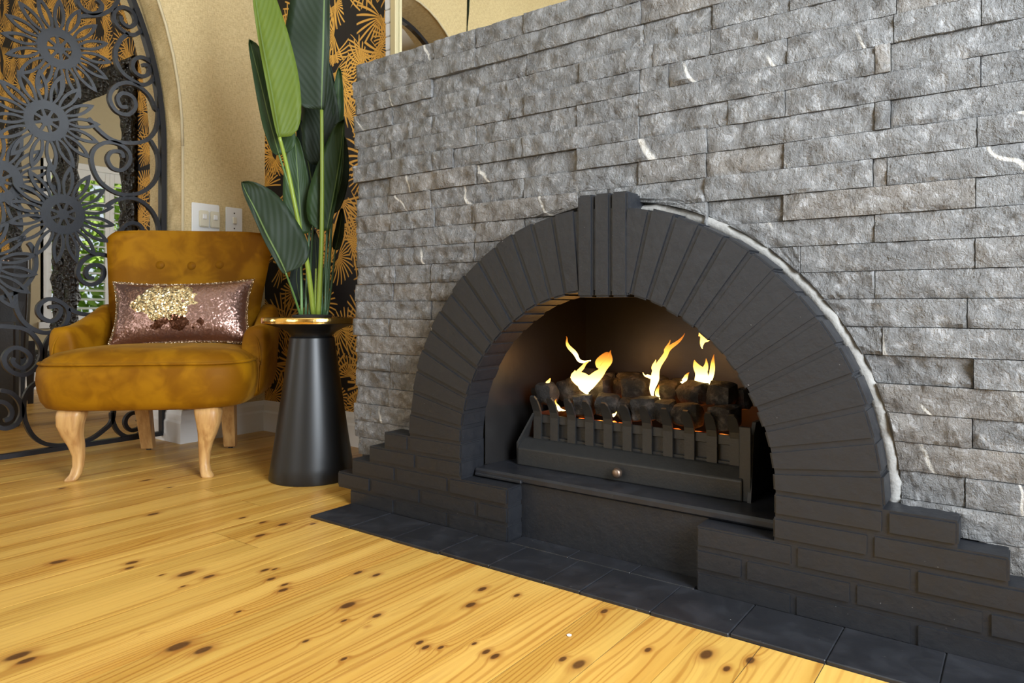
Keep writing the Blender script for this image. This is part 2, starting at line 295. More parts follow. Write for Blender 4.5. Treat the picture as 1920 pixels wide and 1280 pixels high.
def m_stone():
    t = NT('split_face_slate')
    p = t.pos(); r = t.rand()
    off = t.add('ShaderNodeCombineXYZ', {'X': t.math('MULTIPLY', r, 37.0), 'Y': t.math('MULTIPLY', r, 11.0), 'Z': t.math('MULTIPLY', r, 23.0)})
    q = t.vmath('ADD', p, off.outputs[0])
    n1 = t.noise(q, 9, 5, .6, .4)
    n2 = t.noise(t.mapping(q, (1, 1, 1), rot=(0, .6, .3)), 38, 6, .72, .25)
    n3 = t.noise(t.mapping(q, (1.0, 1.0, .42)), 80, 5, .7, .15)
    ridg = t.math('ABSOLUTE', t.math('SUBTRACT', n2, .5))
    base = t.ramp(n1, [(.25, (.092, .090, .090)), (.5, (.148, .145, .143)), (.75, (.21, .206, .203))])
    brown = t.mix(t.smooth(r, .72, .95), base, t.mix(1.0, base, (1.12, 1.03, .93), 'MULTIPLY'))
    fine = t.mix(t.smooth(n2, .46, .70, 0, .8), brown, (.34, .335, .335))
    dark = t.mix(t.smooth(n3, .30, .44, .55, 0.0), fine, (.06, .058, .058))
    # pale calcite veins
    vw = t.add('ShaderNodeTexWave', {'Vector': t.mapping(q, (1, 1, 1), rot=(0, .5, 0)), 'Scale': 2.0, 'Distortion': 3.0, 'Detail': 2.0, 'Detail Scale': 3.0}, wave_type='BANDS')
    vein = t.math('MULTIPLY', t.smooth(vw.outputs['Fac'], .992, 1.0), t.smooth(t.noise(q, 4, 2), .56, .64))
    col = t.mix(t.math('MULTIPLY', vein, .8), dark, (.66, .63, .58))
    hgt = t.math('ADD', t.math('MULTIPLY', n1, .9), t.math('ADD', t.math('MULTIPLY', t.math('SUBTRACT', 1.0, ridg), 1.1), t.math('MULTIPLY', n3, .35)))
    t.bump(hgt, 1.0, .016)
    return t.out(col, t.ramp(n2, [(.3, .36), (.7, .58)]), 0, .6)

def m_black_paint():
    t = NT('black_masonry_paint')
    p = t.pos()
    n1 = t.noise(p, 45, 4, .6)
    n2 = t.noise(p, 7, 3)
    col = t.mix(n2, (.0066, .0074, .0098), (.0128, .0138, .0175))
    spk = t.smooth(t.noise(p, 210, 2), .765, .80)
    col = t.mix(t.math('MULTIPLY', spk, .55), col, (.30, .29, .29))
    t.bump(n1, .28, .004)
    return t.out(col, t.ramp(n1, [(.3, .42), (.7, .56)]), 0, .5)

def m_hearth():
    t = NT('black_hearth_tile')
    p = t.pos()
    n1 = t.noise(p, 14, 4, .6, .4)
    col = t.mix(t.smooth(n1, .4, .75), (.012, .0125, .0155), (.020, .021, .026))
    spk = t.smooth(t.noise(p, 160, 2), .74, .78)
    col = t.mix(t.math('MULTIPLY', spk, .6), col, (.35, .34, .33))
    t.bump(t.noise(p, 60, 3), .1, .003)
    return t.out(col, t.ramp(n1, [(.3, .34), (.7, .5)]), 0, .5)

def m_floor():
    t = NT('varnished_pine')
    p = t.pos(); r = t.rand()
    sep = t.add('ShaderNodeSeparateXYZ', {0: p})
    X, Y = sep.outputs[0], sep.outputs[1]
    off = t.add('ShaderNodeCombineXYZ', {'X': t.math('MULTIPLY', r, 13.0), 'Y': t.math('MULTIPLY', r, 29.0), 'Z': t.math('MULTIPLY', r, 7.0)}).outputs[0]
    # measured knots: elongated along the board
    kmax = None
    for i, (kx, ky, s) in enumerate(KNOTS):
        d = t.vmath('LENGTH', t.vmath('MULTIPLY', t.vmath('SUBTRACT', p, (kx, ky, 0)), (1/(.0050*s), 1/(.0095*s), 0)))
        kmax = d if kmax is None else t.math('MINIMUM', kmax, d)
    # random small knots
    vor = t.add('ShaderNodeTexVoronoi', {'Vector': t.vmath('ADD', t.vmath('MULTIPLY', p, (1.0, .62, 1.0)), off), 'Scale': 6.5}, feature='F1')
    kr = t.math('MULTIPLY', vor.outputs['Distance'], 38.0)
    ksel = t.add('ShaderNodeSeparateColor', {0: vor.outputs['Color']})
    kr = t.math('ADD', kr, t.math('MULTIPLY', t.smooth(ksel.outputs[0], .16, .18), 60.0))
    kd = t.math('MINIMUM', kmax, t.math('MULTIPLY', kr, 1.0))
    warp = t.math('DIVIDE', .028, t.math('ADD', .55, t.math('POWER', kd, 1.35)))
    # grain
    g = t.add('ShaderNodeCombineXYZ', {'X': t.math('ADD', X, warp), 'Y': t.math('MULTIPLY', Y, .055), 'Z': 0.0}).outputs[0]
    gq = t.vmath('ADD', g, off)
    wob = t.noise(gq, 6, 3, .55)
    gx = t.math('ADD', t.math('ADD', X, warp), t.math('MULTIPLY', wob, .26))
    rings = t.math('SINE', t.math('MULTIPLY', gx, 430.0))
    fine = t.noise(t.mapping(gq, (1, 1, 1)), 95, 4, .65)
    band = t.noise(gq, 16, 3, .55)
    base = t.mix(t.smooth(band, .3, .72), (.655, .405, .098), (.50, .265, .048))
    base = t.mix(t.math('MULTIPLY', t.smooth(rings, .1, 1.0), t.smooth(band, .36, .60, .18, .85)), base, (.38, .17, .028))
    base = t.mix(t.smooth(fine, .5, .78, 0, .35), base, (.36, .17, .04))
    tint = t.mix(r, (.90, .88, .82), (1.08, 1.05, 1.05))
    base = t.mix(1.0, base, tint, 'MULTIPLY')
    base = t.mix(t.smooth(kd, .9, 2.6, .55, 0.0), base, (.30, .105, .018))
    base = t.mix(t.smooth(kd, .62, 1.2, .92, 0.0), base, t.mix(t.noise(p, 160, 3), (.026, .009, .004), (.11, .040, .012)))
    # spilled blue-grey paint beside the boards' near end
    pd = t.vmath('LENGTH', t.vmath('MULTIPLY', t.vmath('SUBTRACT', p, (-1.315, .30, 0)), (30, 26, 0)))
    pd2 = t.math('ADD', pd, t.math('MULTIPLY', t.noise(p, 34, 3), 2.2))
    base = t.mix(t.smooth(pd2, 1.6, 1.9, .9, 0.0), base, (.055, .065, .085))
    t.bump(t.noise(t.mapping(p, (1, .06, 1)), 110, 2), .08, .003)
    return t.out(base, t.ramp(fine, [(.3, .30), (.8, .42)]), 0, .45)

def m_wallpaper():
    t = NT('gold_palm_wallpaper')
    p = t.pos()
    sp = t.add('ShaderNodeSeparateXYZ', {0: p})
    uv = t.add('ShaderNodeCombineXYZ', {'X': sp.outputs[0], 'Y': sp.outputs[2], 'Z': 0.0}).outputs[0]
    nz = t.add('ShaderNodeTexNoise', {'Vector': uv, 'Scale': 2.5, 'Detail': 1.0})
    col = (.006, .005, .007)
    first = None
    for i, (sc, ox, N, rad) in enumerate([(5.0, 11.7, 26.0, .54), (4.4, 0.0, 26.0, .60), (3.9, 5.3, 24.0, .62)]):
        q = t.vmath('ADD', uv, (ox, ox*.7, 0))
        v = t.add('ShaderNodeTexVoronoi', {'Vector': q, 'Scale': sc, 'Randomness': .9}, voronoi_dimensions='2D', feature='F1')
        dv = t.vmath('SCALE', t.vmath('SUBTRACT', q, v.outputs['Position']), sc)
        s2 = t.add('ShaderNodeSeparateXYZ', {0: dv})
        cs = t.add('ShaderNodeSeparateColor', {0: v.outputs['Color']})
        rot = t.math('MULTIPLY', cs.outputs[0], 6.283)
        dist = v.outputs['Distance']
        ang = t.math('ADD', t.math('ARCTAN2', s2.outputs[1], s2.outputs[0]), t.math('MULTIPLY', dist, t.math('SUBTRACT', cs.outputs[1], .5)))
        rel = t.math('ABSOLUTE', t.math('SUBTRACT', t.math('WRAP', t.math('SUBTRACT', ang, rot), math.pi, -math.pi), 0.0))
        blade = t.math('SINE', t.math('MULTIPLY', ang, N))
        thr = t.math('SUBTRACT', t.math('MULTIPLY', dist, 2.6), .75)
        on = t.smooth(t.math('SUBTRACT', blade, thr), -.05, .25)
        tip = t.math('ADD', rad*.80, t.math('MULTIPLY', t.noise(t.vmath('SCALE', q, 1.0), 30, 2), rad*.45))
        inside = t.math('LESS_THAN', dist, tip)
        fan = t.math('LESS_THAN', rel, 1.9)
        mask = t.math('MULTIPLY', t.math('MULTIPLY', on, inside), fan)
        tone = t.mix(t.smooth(dist, .0, .62), (.70, .36, .055), (.42, .19, .022))
        tone = t.mix(t.smooth(blade, .2, 1.0, .0, .35), tone, (.82, .50, .14))
        col = t.mix(mask, col, tone)
    return t.out(col, .55, 0, .3)

def m_linen(name, a, b):
    t = NT(name)
    p = t.pos()
    w1 = t.noise(t.mapping(p, (1, 1, .12)), 420, 2)
    w2 = t.noise(t.mapping(p, (.12, .12, 1)), 420, 2)
    w = t.math('MULTIPLY', t.math('ADD', w1, w2), .5)
    big = t.noise(p, 3, 2)
    col = t.mix(t.smooth(t.math('ADD', w, t.math('MULTIPLY', big, .15)), .42, .70), a, b)
    t.bump(w, .12, .002)
    return t.out(col, .72, 0, .3)

def m_velvet():
    t = NT('mustard_velvet')
    p = t.obj()
    n1 = t.noise(p, 5.5, 2, .45, .9)
    n2 = t.noise(p, 17, 2, .5, 1.2)
    k = t.smooth(t.math('ADD', n1, t.math('MULTIPLY', n2, .35)), .52, .82)
    col = t.mix(k, (.175, .066, .0006), (.29, .126, .0022))
    t.bump(t.noise(p, 260, 2), .06, .002)
    m = t.out(col, .62, 0, .12)
    t.b.inputs['Sheen Weight'].default_value = .10
    t.b.inputs['Sheen Roughness'].default_value = .38
    t.b.inputs['Sheen Tint'].default_value = (.95, .62, .16, 1)
    return m

def m_sequin():
    t = NT('rose_sequin_fabric')
    p = t.obj()
    v = t.add('ShaderNodeTexVoronoi', {'Vector': p, 'Scale': 210.0}, feature='F1')
    patch = t.math('ADD', t.vmath('LENGTH', t.vmath('MULTIPLY', t.vmath('SUBTRACT', p, (.055, 0, .030)), (8.5, 0, 16.0))), t.math('MULTIPLY', t.math('SUBTRACT', t.noise(p, 16, 3), .5), 2.4))
    gold = t.smooth(patch, .92, .98, 1.0, 0.0)
    hol = t.math('ADD', t.vmath('LENGTH', t.vmath('MULTIPLY', t.vmath('SUBTRACT', p, (.0, 0, -.058)), (9.0, 0, 34.0))), t.math('MULTIPLY', t.math('SUBTRACT', t.noise(p, 22, 2), .5), 3.4))
    dk = t.smooth(hol, .62, .68, 1.0, 0.0)
    col = t.mix(gold, (.33, .20, .165), (.90, .74, .44))
    col = t.mix(dk, col, (.075, .030, .016))
    h = t.add('ShaderNodeSeparateColor', {0: v.outputs['Color']})
    nb = t.math('ADD', t.math('MULTIPLY', h.outputs[0], t.math('ADD', .18, t.math('MULTIPLY', gold, .8))), v.outputs['Distance'])
    jit = t.vmath('SCALE', t.vmath('SUBTRACT', v.outputs['Color'], (.5, .5, .5)), t.math('ADD', .34, t.math('MULTIPLY', gold, .75)))
    nrm = t.vmath('NORMALIZE', t.vmath('ADD', t.add('ShaderNodeNewGeometry').outputs['Normal'], jit))
    t.l.new(nrm, t.b.inputs['Normal'])
    return t.out(col, t.math('SUBTRACT', .31, t.math('MULTIPLY', gold, .14)), .90)

def m_leaf(name, a, b, rough=.55):
    t = NT(name)
    uv = t.add('ShaderNodeTexCoord').outputs['UV']
    s = t.add('ShaderNodeSeparateXYZ', {0: uv})
    vein = t.math('SINE', t.math('MULTIPLY', t.math('SUBTRACT', s.outputs[1], t.math('MULTIPLY', t.math('ABSOLUTE', s.outputs[0]), .16)), 190.0))
    col = t.mix(t.smooth(vein, .2, 1.0, 0, .28), a, b)
    col = t.mix(t.smooth(t.noise(t.pos(), 9, 2), .35, .7, 0, .4), col, b)
    rib = t.smooth(t.math('ABSOLUTE', s.outputs[0]), .02, .05, 1.0, 0.0)
    col = t.mix(rib, col, (.10, .15, .045))
    t.bump(vein, .10, .003)
    m = t.out(col, rough, 0, .28)
    t.b.inputs['Transmission Weight'].default_value = 0
    return m

def m_oak(name='blond_oak'):
    t = NT(name)
    p = t.obj()
    n = t.noise(t.mapping(p, (1, 1, .10)), 55, 4, .6)
    col = t.mix(t.smooth(n, .35, .7), (.56, .33, .12), (.38, .19, .06))
    t.bump(n, .08, .003)
    return t.out(col, .45)

def m_coal():
    t = NT('charred_coal')
    p = t.pos()
    n = t.noise(p, 40, 5, .65)
    col = t.mix(t.smooth(n, .45, .8), (.020, .018, .017), (.115, .098, .088))
    t.bump(t.noise(p, 70, 5, .7), .8, .01)
    return t.out(col, .75, 0, .35)

def m_flame():
    t = NT('gas_flame')
    uv = t.add('ShaderNodeTexCoord').outputs['UV']
    s = t.add('ShaderNodeSeparateXYZ', {0: uv})
    v = s.outputs[1]
    col = t.ramp(v, [(0.0, (1.0, .78, .34)), (.40, (1.0, .62, .14)), (.75, (1.0, .40, .05)), (1.0, (1.0, .24, .02))])
    st = t.ramp(v, [(0.0, 1.0), (.45, .55), (.8, .22), (1.0, .13)])
    em = t.add('ShaderNodeEmission', {'Color': col, 'Strength': t.math('MULTIPLY', st, 8.0)})
    tr = t.add('ShaderNodeBsdfTransparent')
    lw = t.add('ShaderNodeLayerWeight', {'Blend': .35})
    fac = t.smooth(lw.outputs['Facing'], .25, .98, .92, .04)
    fac = t.math('MULTIPLY', fac, t.smooth(v, .55, 1.05, 1.0, .35))
    mx = t.add('ShaderNodeMixShader', {0: fac, 1: tr, 2: em})
    t.l.new(mx.outputs[0], t.n['Material Output'].inputs['Surface'])
    return t.m

def m_ember():
    t = NT('glowing_ember')
    n = t.noise(t.pos(), 38, 3)
    col = t.ramp(n, [(.35, (.05, .004, .0)), (.5, (.9, .10, .01)), (.7, (1.0, .42, .06))])
    st = t.smooth(n, .35, .75, .2, 5.0)
    em = t.add('ShaderNodeEmission', {'Color': col, 'Strength': st})
    t.l.new(em.outputs[0], t.n['Material Output'].inputs['Surface'])
    return t.m

def m_ornate():
    t = NT('black_carved_frame')
    p = t.pos()
    v = t.add('ShaderNodeTexVoronoi', {'Vector': p, 'Scale': 46.0}, feature='SMOOTH_F1')
    n = t.noise(p, 60, 3)
    t.bump(t.math('ADD', v.outputs['Distance'], t.math('MULTIPLY', n, .4)), 1.0, .03)
    return t.out((.010, .010, .011), .30)

def m_leather():
    t = NT('black_leather')
    p = t.obj()
    t.bump(t.noise(p, 120, 3), .15, .003)
    return t.out((.016, .014, .014), .36)

M = dict(
    stone=m_stone(), black=m_black_paint(), hearth=m_hearth(), pine=m_floor(), palm=m_wallpaper(),
    linen=m_linen('beige_linen_wallpaper', (.42, .315, .155), (.60, .47, .255)),
    plaster=simple('beige_plaster', (.50, .42, .27), .8, 0, .06, .05, 90),
    white=simple('white_gloss_trim', (.78, .78, .77), .35),
    ceil=simple('white_ceiling', (.80, .80, .78), .9),
    mortar=simple('pale_mortar', (.26, .25, .235), .9, 0, .25, .5, 130),
    darkmortar=simple('dark_joint_fill', (.05, .048, .046), .85, 0, .25, .4, 130),
    soot=simple('sooty_firebox_panel', (.0085, .0075, .0075), .42, 0, .45, .12, 50),
    iron=simple('black_cast_iron', (.018, .018, .018), .48, 0, .25, .12, 190),
    gate=simple('blue_black_wrought_iron', (.0075, .0088, .0130), .40, 0, .2, .10, 160),
    velvet=m_velvet(), sequin=m_sequin(), oak=m_oak(), coal=m_coal(), flame=m_flame(), ember=m_ember(),
    lime=m_leaf('lime_leaf', (.072, .108, .007), (.105, .142, .013)),
    green=m_leaf('green_leaf', (.013, .034, .006), (.020, .046, .009)),
    deep=m_leaf('deep_green_leaf', (.0065, .0155, .0040), (.010, .022, .006)),
    night=m_leaf('blackish_leaf', (.008, .018, .016), (.014, .028, .024)),
    satin=simple('satin_black_metal', (.007, .007, .0075), .38, 0, .1),
    gold=simple('polished_gold', (.90, .60, .20), .16, 1.0, .1, .25, 45),
    bronze=simple('worn_bronze', (.28, .20, .15), .38, .9, .2),
    soil=simple('dark_soil', (.010, .009, .008), .9, 0, .3, .6, 120),
    plastic=simple('white_switch_plastic', (.70, .70, .69), .3),
    ivory=simple('ivory_switch_plastic', (.62, .58, .46), .32),
    screw=simple('dark_screw', (.06, .05, .04), .4, .8),
    ornate=m_ornate(), leather=m_leather(),
    silver=simple('mirror_silver', (.86, .87, .86), .015, 1.0),
    champagne=simple('champagne_gilt', (.62, .54, .33), .35, .55),
    palestone=simple('pale_stone_edge', (.52, .51, .50), .6, 0, .15, .3, 90),
    hedge=simple('sunlit_leaves', (.34, .50, .09), .6, 0, .5, 0, 25),
    rubber=simple('black_rubber', (.02, .02, .02), .7),
    lint=simple('white_fleck', (.85, .85, .85), .6),
    glass=None,
)
_g = NT('clear_window_glass')
_g.out((1, 1, 1), 0.0, 0, .5, **{'Transmission Weight': 1.0, 'IOR': 1.02})
M['glass'] = _g.m

# ================================================================== the setting
FLOOR_Y0, FLOOR_Y1 = -3.1, 1.93
LW = -2.855          # face of the left wall
GX = -2.99           # plane of the gate
BW = 1.93            # face of the rear (papered) wall
HI = 3.4            # ceiling height

floor = struct(box('floor', (-7.6, 1.29, FLOOR_Y0 - .1, 2.0, -.12, -.0016), M['darkmortar']))
PITCH = .1012
ends = {-1.577: .98, -1.678: .98, -1.880: 1.19, -2.083: 1.19}
k0 = int((-6.2 + .565) / PITCH) - 1
for k in range(k0, 9):
    x0 = -.565 + k*PITCH; x1 = x0 + PITCH
    cuts = []
    for e, yv in ends.items():
        if abs(x0 - e) < .02: cuts.append(yv)
    if not cuts:
        cuts = [rnd.uniform(-2.4, .1)] if x0 > -3.0 else [rnd.uniform(-1.5, 1.4)]
    else:
        cuts.append(rnd.uniform(-2.4, -.6))
    top = BW
    if x0 > -1.60: top = 1.206
    ys = [FLOOR_Y0] + sorted(cuts) + [top]
    for a, b in zip(ys[:-1], ys[1:]):
        g = rnd.uniform(.0005, .0014)
        o = box('floor_board', (x0 + g, x1 - g, a + .0012, b - .0008, -.014, rnd.uniform(-.0002, .0002)), M['pine'], floor)

# ---- left wall with the arched opening (ellipse springing from straight jambs)
AYC, AA, AB, AZ0 = .83, .706, 1.11, 1.25
def arch_pts(a, b, z0, n=28):
    return [(AYC + a*math.cos(math.pi*i/n), z0 + b*math.sin(math.pi*i/n)) for i in range(n + 1)]
ap = arch_pts(AA, AB, AZ0)
bm = bmesh.new()
XB = -3.13
def wall_face(x):
    r = [(x, BW, 0), (x, BW, HI), (x, -3.1, HI), (x, -3.1, 0)]
    hole = [(x, AYC + AA, 0)] + [(x, y, z) for y, z in ap] + [(x, AYC - AA, 0)]
    return r, hole
faces_side = []
for x in (LW, XB):
    vr = {}
    hole = [bm.verts.new((x, AYC + AA, 0))] + [bm.verts.new((x, y, z)) for y, z in ap] + [bm.verts.new((x, AYC - AA, 0))]
    topv = [bm.verts.new((x, y, HI)) for y, z in ap]
    a0, a1 = bm.verts.new((x, BW, 0)), bm.verts.new((x, BW, HI))
    b0, b1 = bm.verts.new((x, -3.1, 0)), bm.verts.new((x, -3.1, HI))
    bm.faces.new([a0, a1, topv[0], hole[1], hole[0]])
    for i in range(len(ap) - 1): bm.faces.new([hole[1+i], topv[i], topv[i+1], hole[2+i]])
    bm.faces.new([hole[-2], topv[-1], b1, b0, hole[-1]])
    faces_side.append(hole)
h0, h1 = faces_side
for i in range(len(h0) - 1): bm.faces.new([h0[i], h0[i+1], h1[i+1], h1[i]])
wall_left = struct(bm_obj('wall_left', bm, M['linen']))
box('plaster_bead', (LW - .004, LW + .004, AYC + AA - .004, AYC + AA + .006, 0.15, AZ0), M['plaster'], wall_left, .002)
tube('plaster_bead', [(LW, y + (.001 if y > AYC else -.001), z) for y, z in ap], .006, M['plaster'], wall_left, 6, up=(1, 0, 0))

wall_back = struct(box('wall_back', (-7.6, 1.29, BW, BW + .12, 0, HI), M['palm']))
bbx = [(-2.852, -1.66)]
struct(box('wall_right', (1.17, 1.29, -3.2, 2.05, 0, .25), M['plaster']))
struct(box('wall_right_lintel', (1.17, 1.29, -3.2, 2.05, 2.45, HI), M['plaster']))
struct(boxes('wall_right_piers', [(1.17, 1.29, -3.2, -.20, .25, 2.45), (1.17, 1.29, 1.10, 2.05, .25, 2.45)], M['plaster']))
struct(boxes('wall_front', [(-3.13, -2.40, -2.52, -2.4, 0, HI), (-.80, 1.29, -2.52, -2.4, 0, HI), (-2.40, -.80, -2.52, -2.4, 0, .55), (-2.40, -.80, -2.52, -2.4, 2.35, HI)], M['plaster']))
struct(box('ceiling', (-7.7, 3.6, -3.3, 2.1, HI, HI + .12), M['ceil']))  # overhang past the right wall is added, unseen, to block the sun
struct(boxes('cornice', [(-2.855, -2.80, -3.1, BW, HI - .06, HI), (-2.80, 1.17, BW - .055, BW, HI - .06, HI)], M['white'], None, .01)).name = 'trim_1'
# far room shell
struct(boxes('wall_far', [(-7.62, -7.5, -3.2, -.05, 0, HI), (-7.62, -7.5, 1.15, BW, 0, HI), (-7.62, -7.5, -.05, 1.15, 0, .36), (-7.62, -7.5, -.05, 1.15, 1.98, HI)], M['plaster']))
struct(boxes('wall_far_front', [(-7.5, -6.25, -2.12, -2.0, 0, HI), (-4.35, -3.13, -2.12, -2.0, 0, HI), (-6.25, -4.35, -2.12, -2.0, 0, .7), (-6.25, -4.35, -2.12, -2.0, 2.1, HI)], M['plaster']))
# baseboards: stepped profile
def baseboard(name, pts, parent=None):
    prof = [(.0, 0), (.018, 0), (.018, .085), (.013, .095), (.013, .118), (.007, .135), (0, .138)]
    rings = []
    n = len(pts)
    for i, p in enumerate(pts):
        p = Vector((p[0], p[1]))
        d0 = (p - Vector(pts[i-1][:2])).normalized() if i > 0 else None
        d1 = (Vector(pts[i+1][:2]) - p).normalized() if i < n-1 else None
        if d0 is None: d0 = d1
        if d1 is None: d1 = d0
        n0 = Vector((d0.y, -d0.x)); n1 = Vector((d1.y, -d1.x))
        mt = (n0 + n1); mt = mt / max(mt.dot(n0), .2)
        rings.append([(p.x + mt.x*o, p.y + mt.y*o, z) for o, z in prof])
    V, Fc = loft(rings)
    return struct(mesh(name, V, Fc, M['white'], parent))
baseboard('baseboard_left', [(XB, AYC + AA), (LW, AYC + AA), (LW, BW), (-1.62, BW)])
baseboard('baseboard_left_near', [(LW, -3.0), (LW, AYC - AA), (XB, AYC - AA)])
baseboard('baseboard_far', [(-7.49, BW), (XB, BW)])
# far room window with plantation shutters
def window(name, lab, x, y0, y1, z0, z1, slats):
    w = struct(boxes(name, [(x - .05, x + .03, y0 - .06, y0, z0 - .06, z1 + .06), (x - .05, x + .03, y1, y1 + .06, z0 - .06, z1 + .06),
                            (x - .05, x + .03, y0, y1, z1, z1 + .06), (x - .06, x + .06, y0 - .08, y1 + .08, z0 - .06, z0)], M['white'], None, .004))
    box('pane', (x - .042, x - .036, y0, y1, z0, z1), M['glass'], w)
    if slats:
        half = (y1 - y0)/2
        for s in range(2):
            a = y0 + s*half; b = a + half
            boxes('shutter_panel', [(x - .02, x + .015, a, a + .045, z0, z1), (x - .02, x + .015, b - .045, b, z0, z1),
                                    (x - .02, x + .015, a + .045, b - .045, z1 - .09, z1), (x - .02, x + .015, a + .045, b - .045, z0, z0 + .09)], M['white'], w, .003)
            n = 15
            for i in range(n):
                zc = z0 + .13 + (z1 - z0 - .26)*i/(n - 1)
                sl = box('shutter_slat', (-.036, .036, a + .047, b - .047, -.0045, .0045), M['white'], w, .002)
                sl.location = (x, 0, zc); sl.rotation_euler = (0, math.radians(12), 0)
    return w
window('window_1', '', -7.53, -.02, 1.12, .42, 1.92, True)
def big_window(name, b, nrm, panes):
    """frames of the glazed openings that light the rooms; nrm: axis the opening faces"""
    x0, x1, y0, y1, z0, z1 = b
    w = 0.06
    bs = []
    if nrm == 'x':
        bs += [(x0, x1, y0, y1, z0, z0 + w), (x0, x1, y0, y1, z1 - w, z1)]
        for i in range(panes + 1):
            yy = y0 + (y1 - y0 - w)*i/panes
            bs.append((x0, x1, yy, yy + w, z0 + w, z1 - w))
    else:
        bs += [(x0, x1, y0, y1, z0, z0 + w), (x0, x1, y0, y1, z1 - w, z1)]
        for i in range(panes + 1):
            xx = x0 + (x1 - x0 - w)*i/panes
            bs.append((xx, xx + w, y0, y1, z0 + w, z1 - w))
    return struct(boxes(name, bs, M['white'], None, .004))
big_window('window_2', (1.19, 1.25, -.20, 1.10, .25, 2.45), 'x', 3)
big_window('window_3', (-2.40, -.80, -2.49, -2.43, .55, 2.35), 'y', 2)
big_window('window_added', (-6.25, -4.35, -2.09, -2.03, .7, 2.1), 'y', 2)  # unseen window, added to go with the far room's fill light
ground = struct(box('ground_outside', (-30, 30, -30, 30, -.3, -.14), M['hedge']))
# hedge outside the far window
hv = []; hf = []
for i in range(9000):
    z = rnd.uniform(-.1, 3.4); y = rnd.uniform(-2.2, 2.6); x = -9.3 + rnd.gauss(0, .16) - .25*abs(math.sin(y*2.1 + z))
    s = rnd.uniform(.05, .11)
    a = Vector((rnd.uniform(-1, 1), rnd.uniform(-1, 1), rnd.uniform(-1, 1))).normalized()
    b = a.orthogonal().normalized(); c = a.cross(b)
    o = Vector((x, y, z)); q = len(hv)
    hv += [o - b*s, o + c*s*.5, o + b*s, o - c*s*.5]
    hf.append((q, q+1, q+2, q+3))
hedge = mesh('hedge', hv, hf, M['hedge'])
tag(hedge, 'sunlit green hedge outside the shuttered window', 'hedge'); hedge['kind'] = 'stuff'

# ================================================================== chimney breast clad in split stone
SY = 1.42
AX, AZ = -.772, .222                  # arch centre
RI, RO = .388, .577
breast = thing('stone_chimney_breast', 'grey split-face stone chimney breast around the black arch', 'chimney breast', (0, 0, 0))
boxes('masonry_core', [(-1.615, -1.17, 1.452, BW - .002, 0, 1.30), (-.375, .95, 1.452, BW - .002, 0, 1.30), (-1.17, -.375, 1.452, BW - .002, .64, 1.30), (-1.17, -.375, 1.84, BW - .002, 0, .64)], M['darkmortar'], breast)
box('mortar_bed', (-1.625, .95, 1.437, 1.4525, .64, 1.302), M['darkmortar'], breast)
box('mortar_bed', (-1.625, -1.17, 1.437, 1.4525, .02, .64), M['darkmortar'], breast)
box('mortar_bed', (-.375, .95, 1.437, 1.4525, .02, .64), M['darkmortar'], breast)
def stone_piece(x0, x1, z0, z1, side_left=False):
    nz = 7
    nx = max(4, min(44, int((x1 - x0)/.0082)))
    RR = RO + .016
    rows = []
    any_ok = False
    for j in range(nz + 1):
        z = z0 + (z1 - z0)*j/nz
        l, r = x0, x1
        if z < AZ: cut = RR
        else:
            d = RR*RR - (z - AZ)**2
            cut = math.sqrt(d) if d > 0 else 0
        if cut > 0:
            if (x0 + x1)/2 < AX: r = min(r, AX - cut)
            else: l = max(l, AX + cut)
        if r - l > .012: any_ok = True
        if r - l < .003:
            if (x0 + x1)/2 < AX: r = l + .003
            else: l = r - .003
        rows.append((l, r, z))
    if not any_ok: return
    proud = rnd.gauss(0, .0030)
    seed = Vector((rnd.uniform(0, 90), rnd.uniform(0, 90), rnd.uniform(0, 90)))
    V = []; Fc = []
    for j, (l, r, z) in enumerate(rows):
        for i in range(nx + 1):
            x = l + (r - l)*i/nx
            p = Vector((x*26, 0, z*34)) + seed
            d = noise.fractal(p, 1.0, 2.0, 3)*.0062 + abs(noise.noise(p*.45))*.008
            rv = noise.noise(Vector((x*62 + z*22, 5, z*48)) + seed)
            d += (.5 - abs(rv))*.0045 + noise.noise(Vector((x*130, 9, z*120)) + seed)*.0026
            y = SY - proud - d
            if i in (0, nx) or j in (0, nz): y = SY + .0008 - proud - d*.55 + rnd.uniform(-.001, .001)
            V.append((x, y, z))
    n = nx + 1
    for j in range(nz):
        for i in range(nx):
            Fc.append((j*n + i, j*n + i + 1, (j+1)*n + i + 1, (j+1)*n + i))
    loop = [i for i in range(n)] + [j*n + nx for j in range(1, nz + 1)] + [nz*n + i for i in range(nx - 1, -1, -1)] + [j*n for j in range(nz - 1, 0, -1)]
    b0 = len(V)
    for q in loop: V.append((V[q][0], SY + .022, V[q][2]))
    m = len(loop)
    for q in range(m):
        a, b = loop[q], loop[(q+1) % m]
        Fc.append((b, a, b0 + q, b0 + (q+1) % m))
    Fc.append(tuple(b0 + q for q in range(m)))
    o = mesh('stone', V, Fc, M['stone'], breast, True)
    o.data.set_sharp_from_angle(angle=math.radians(38))
CH = .05117
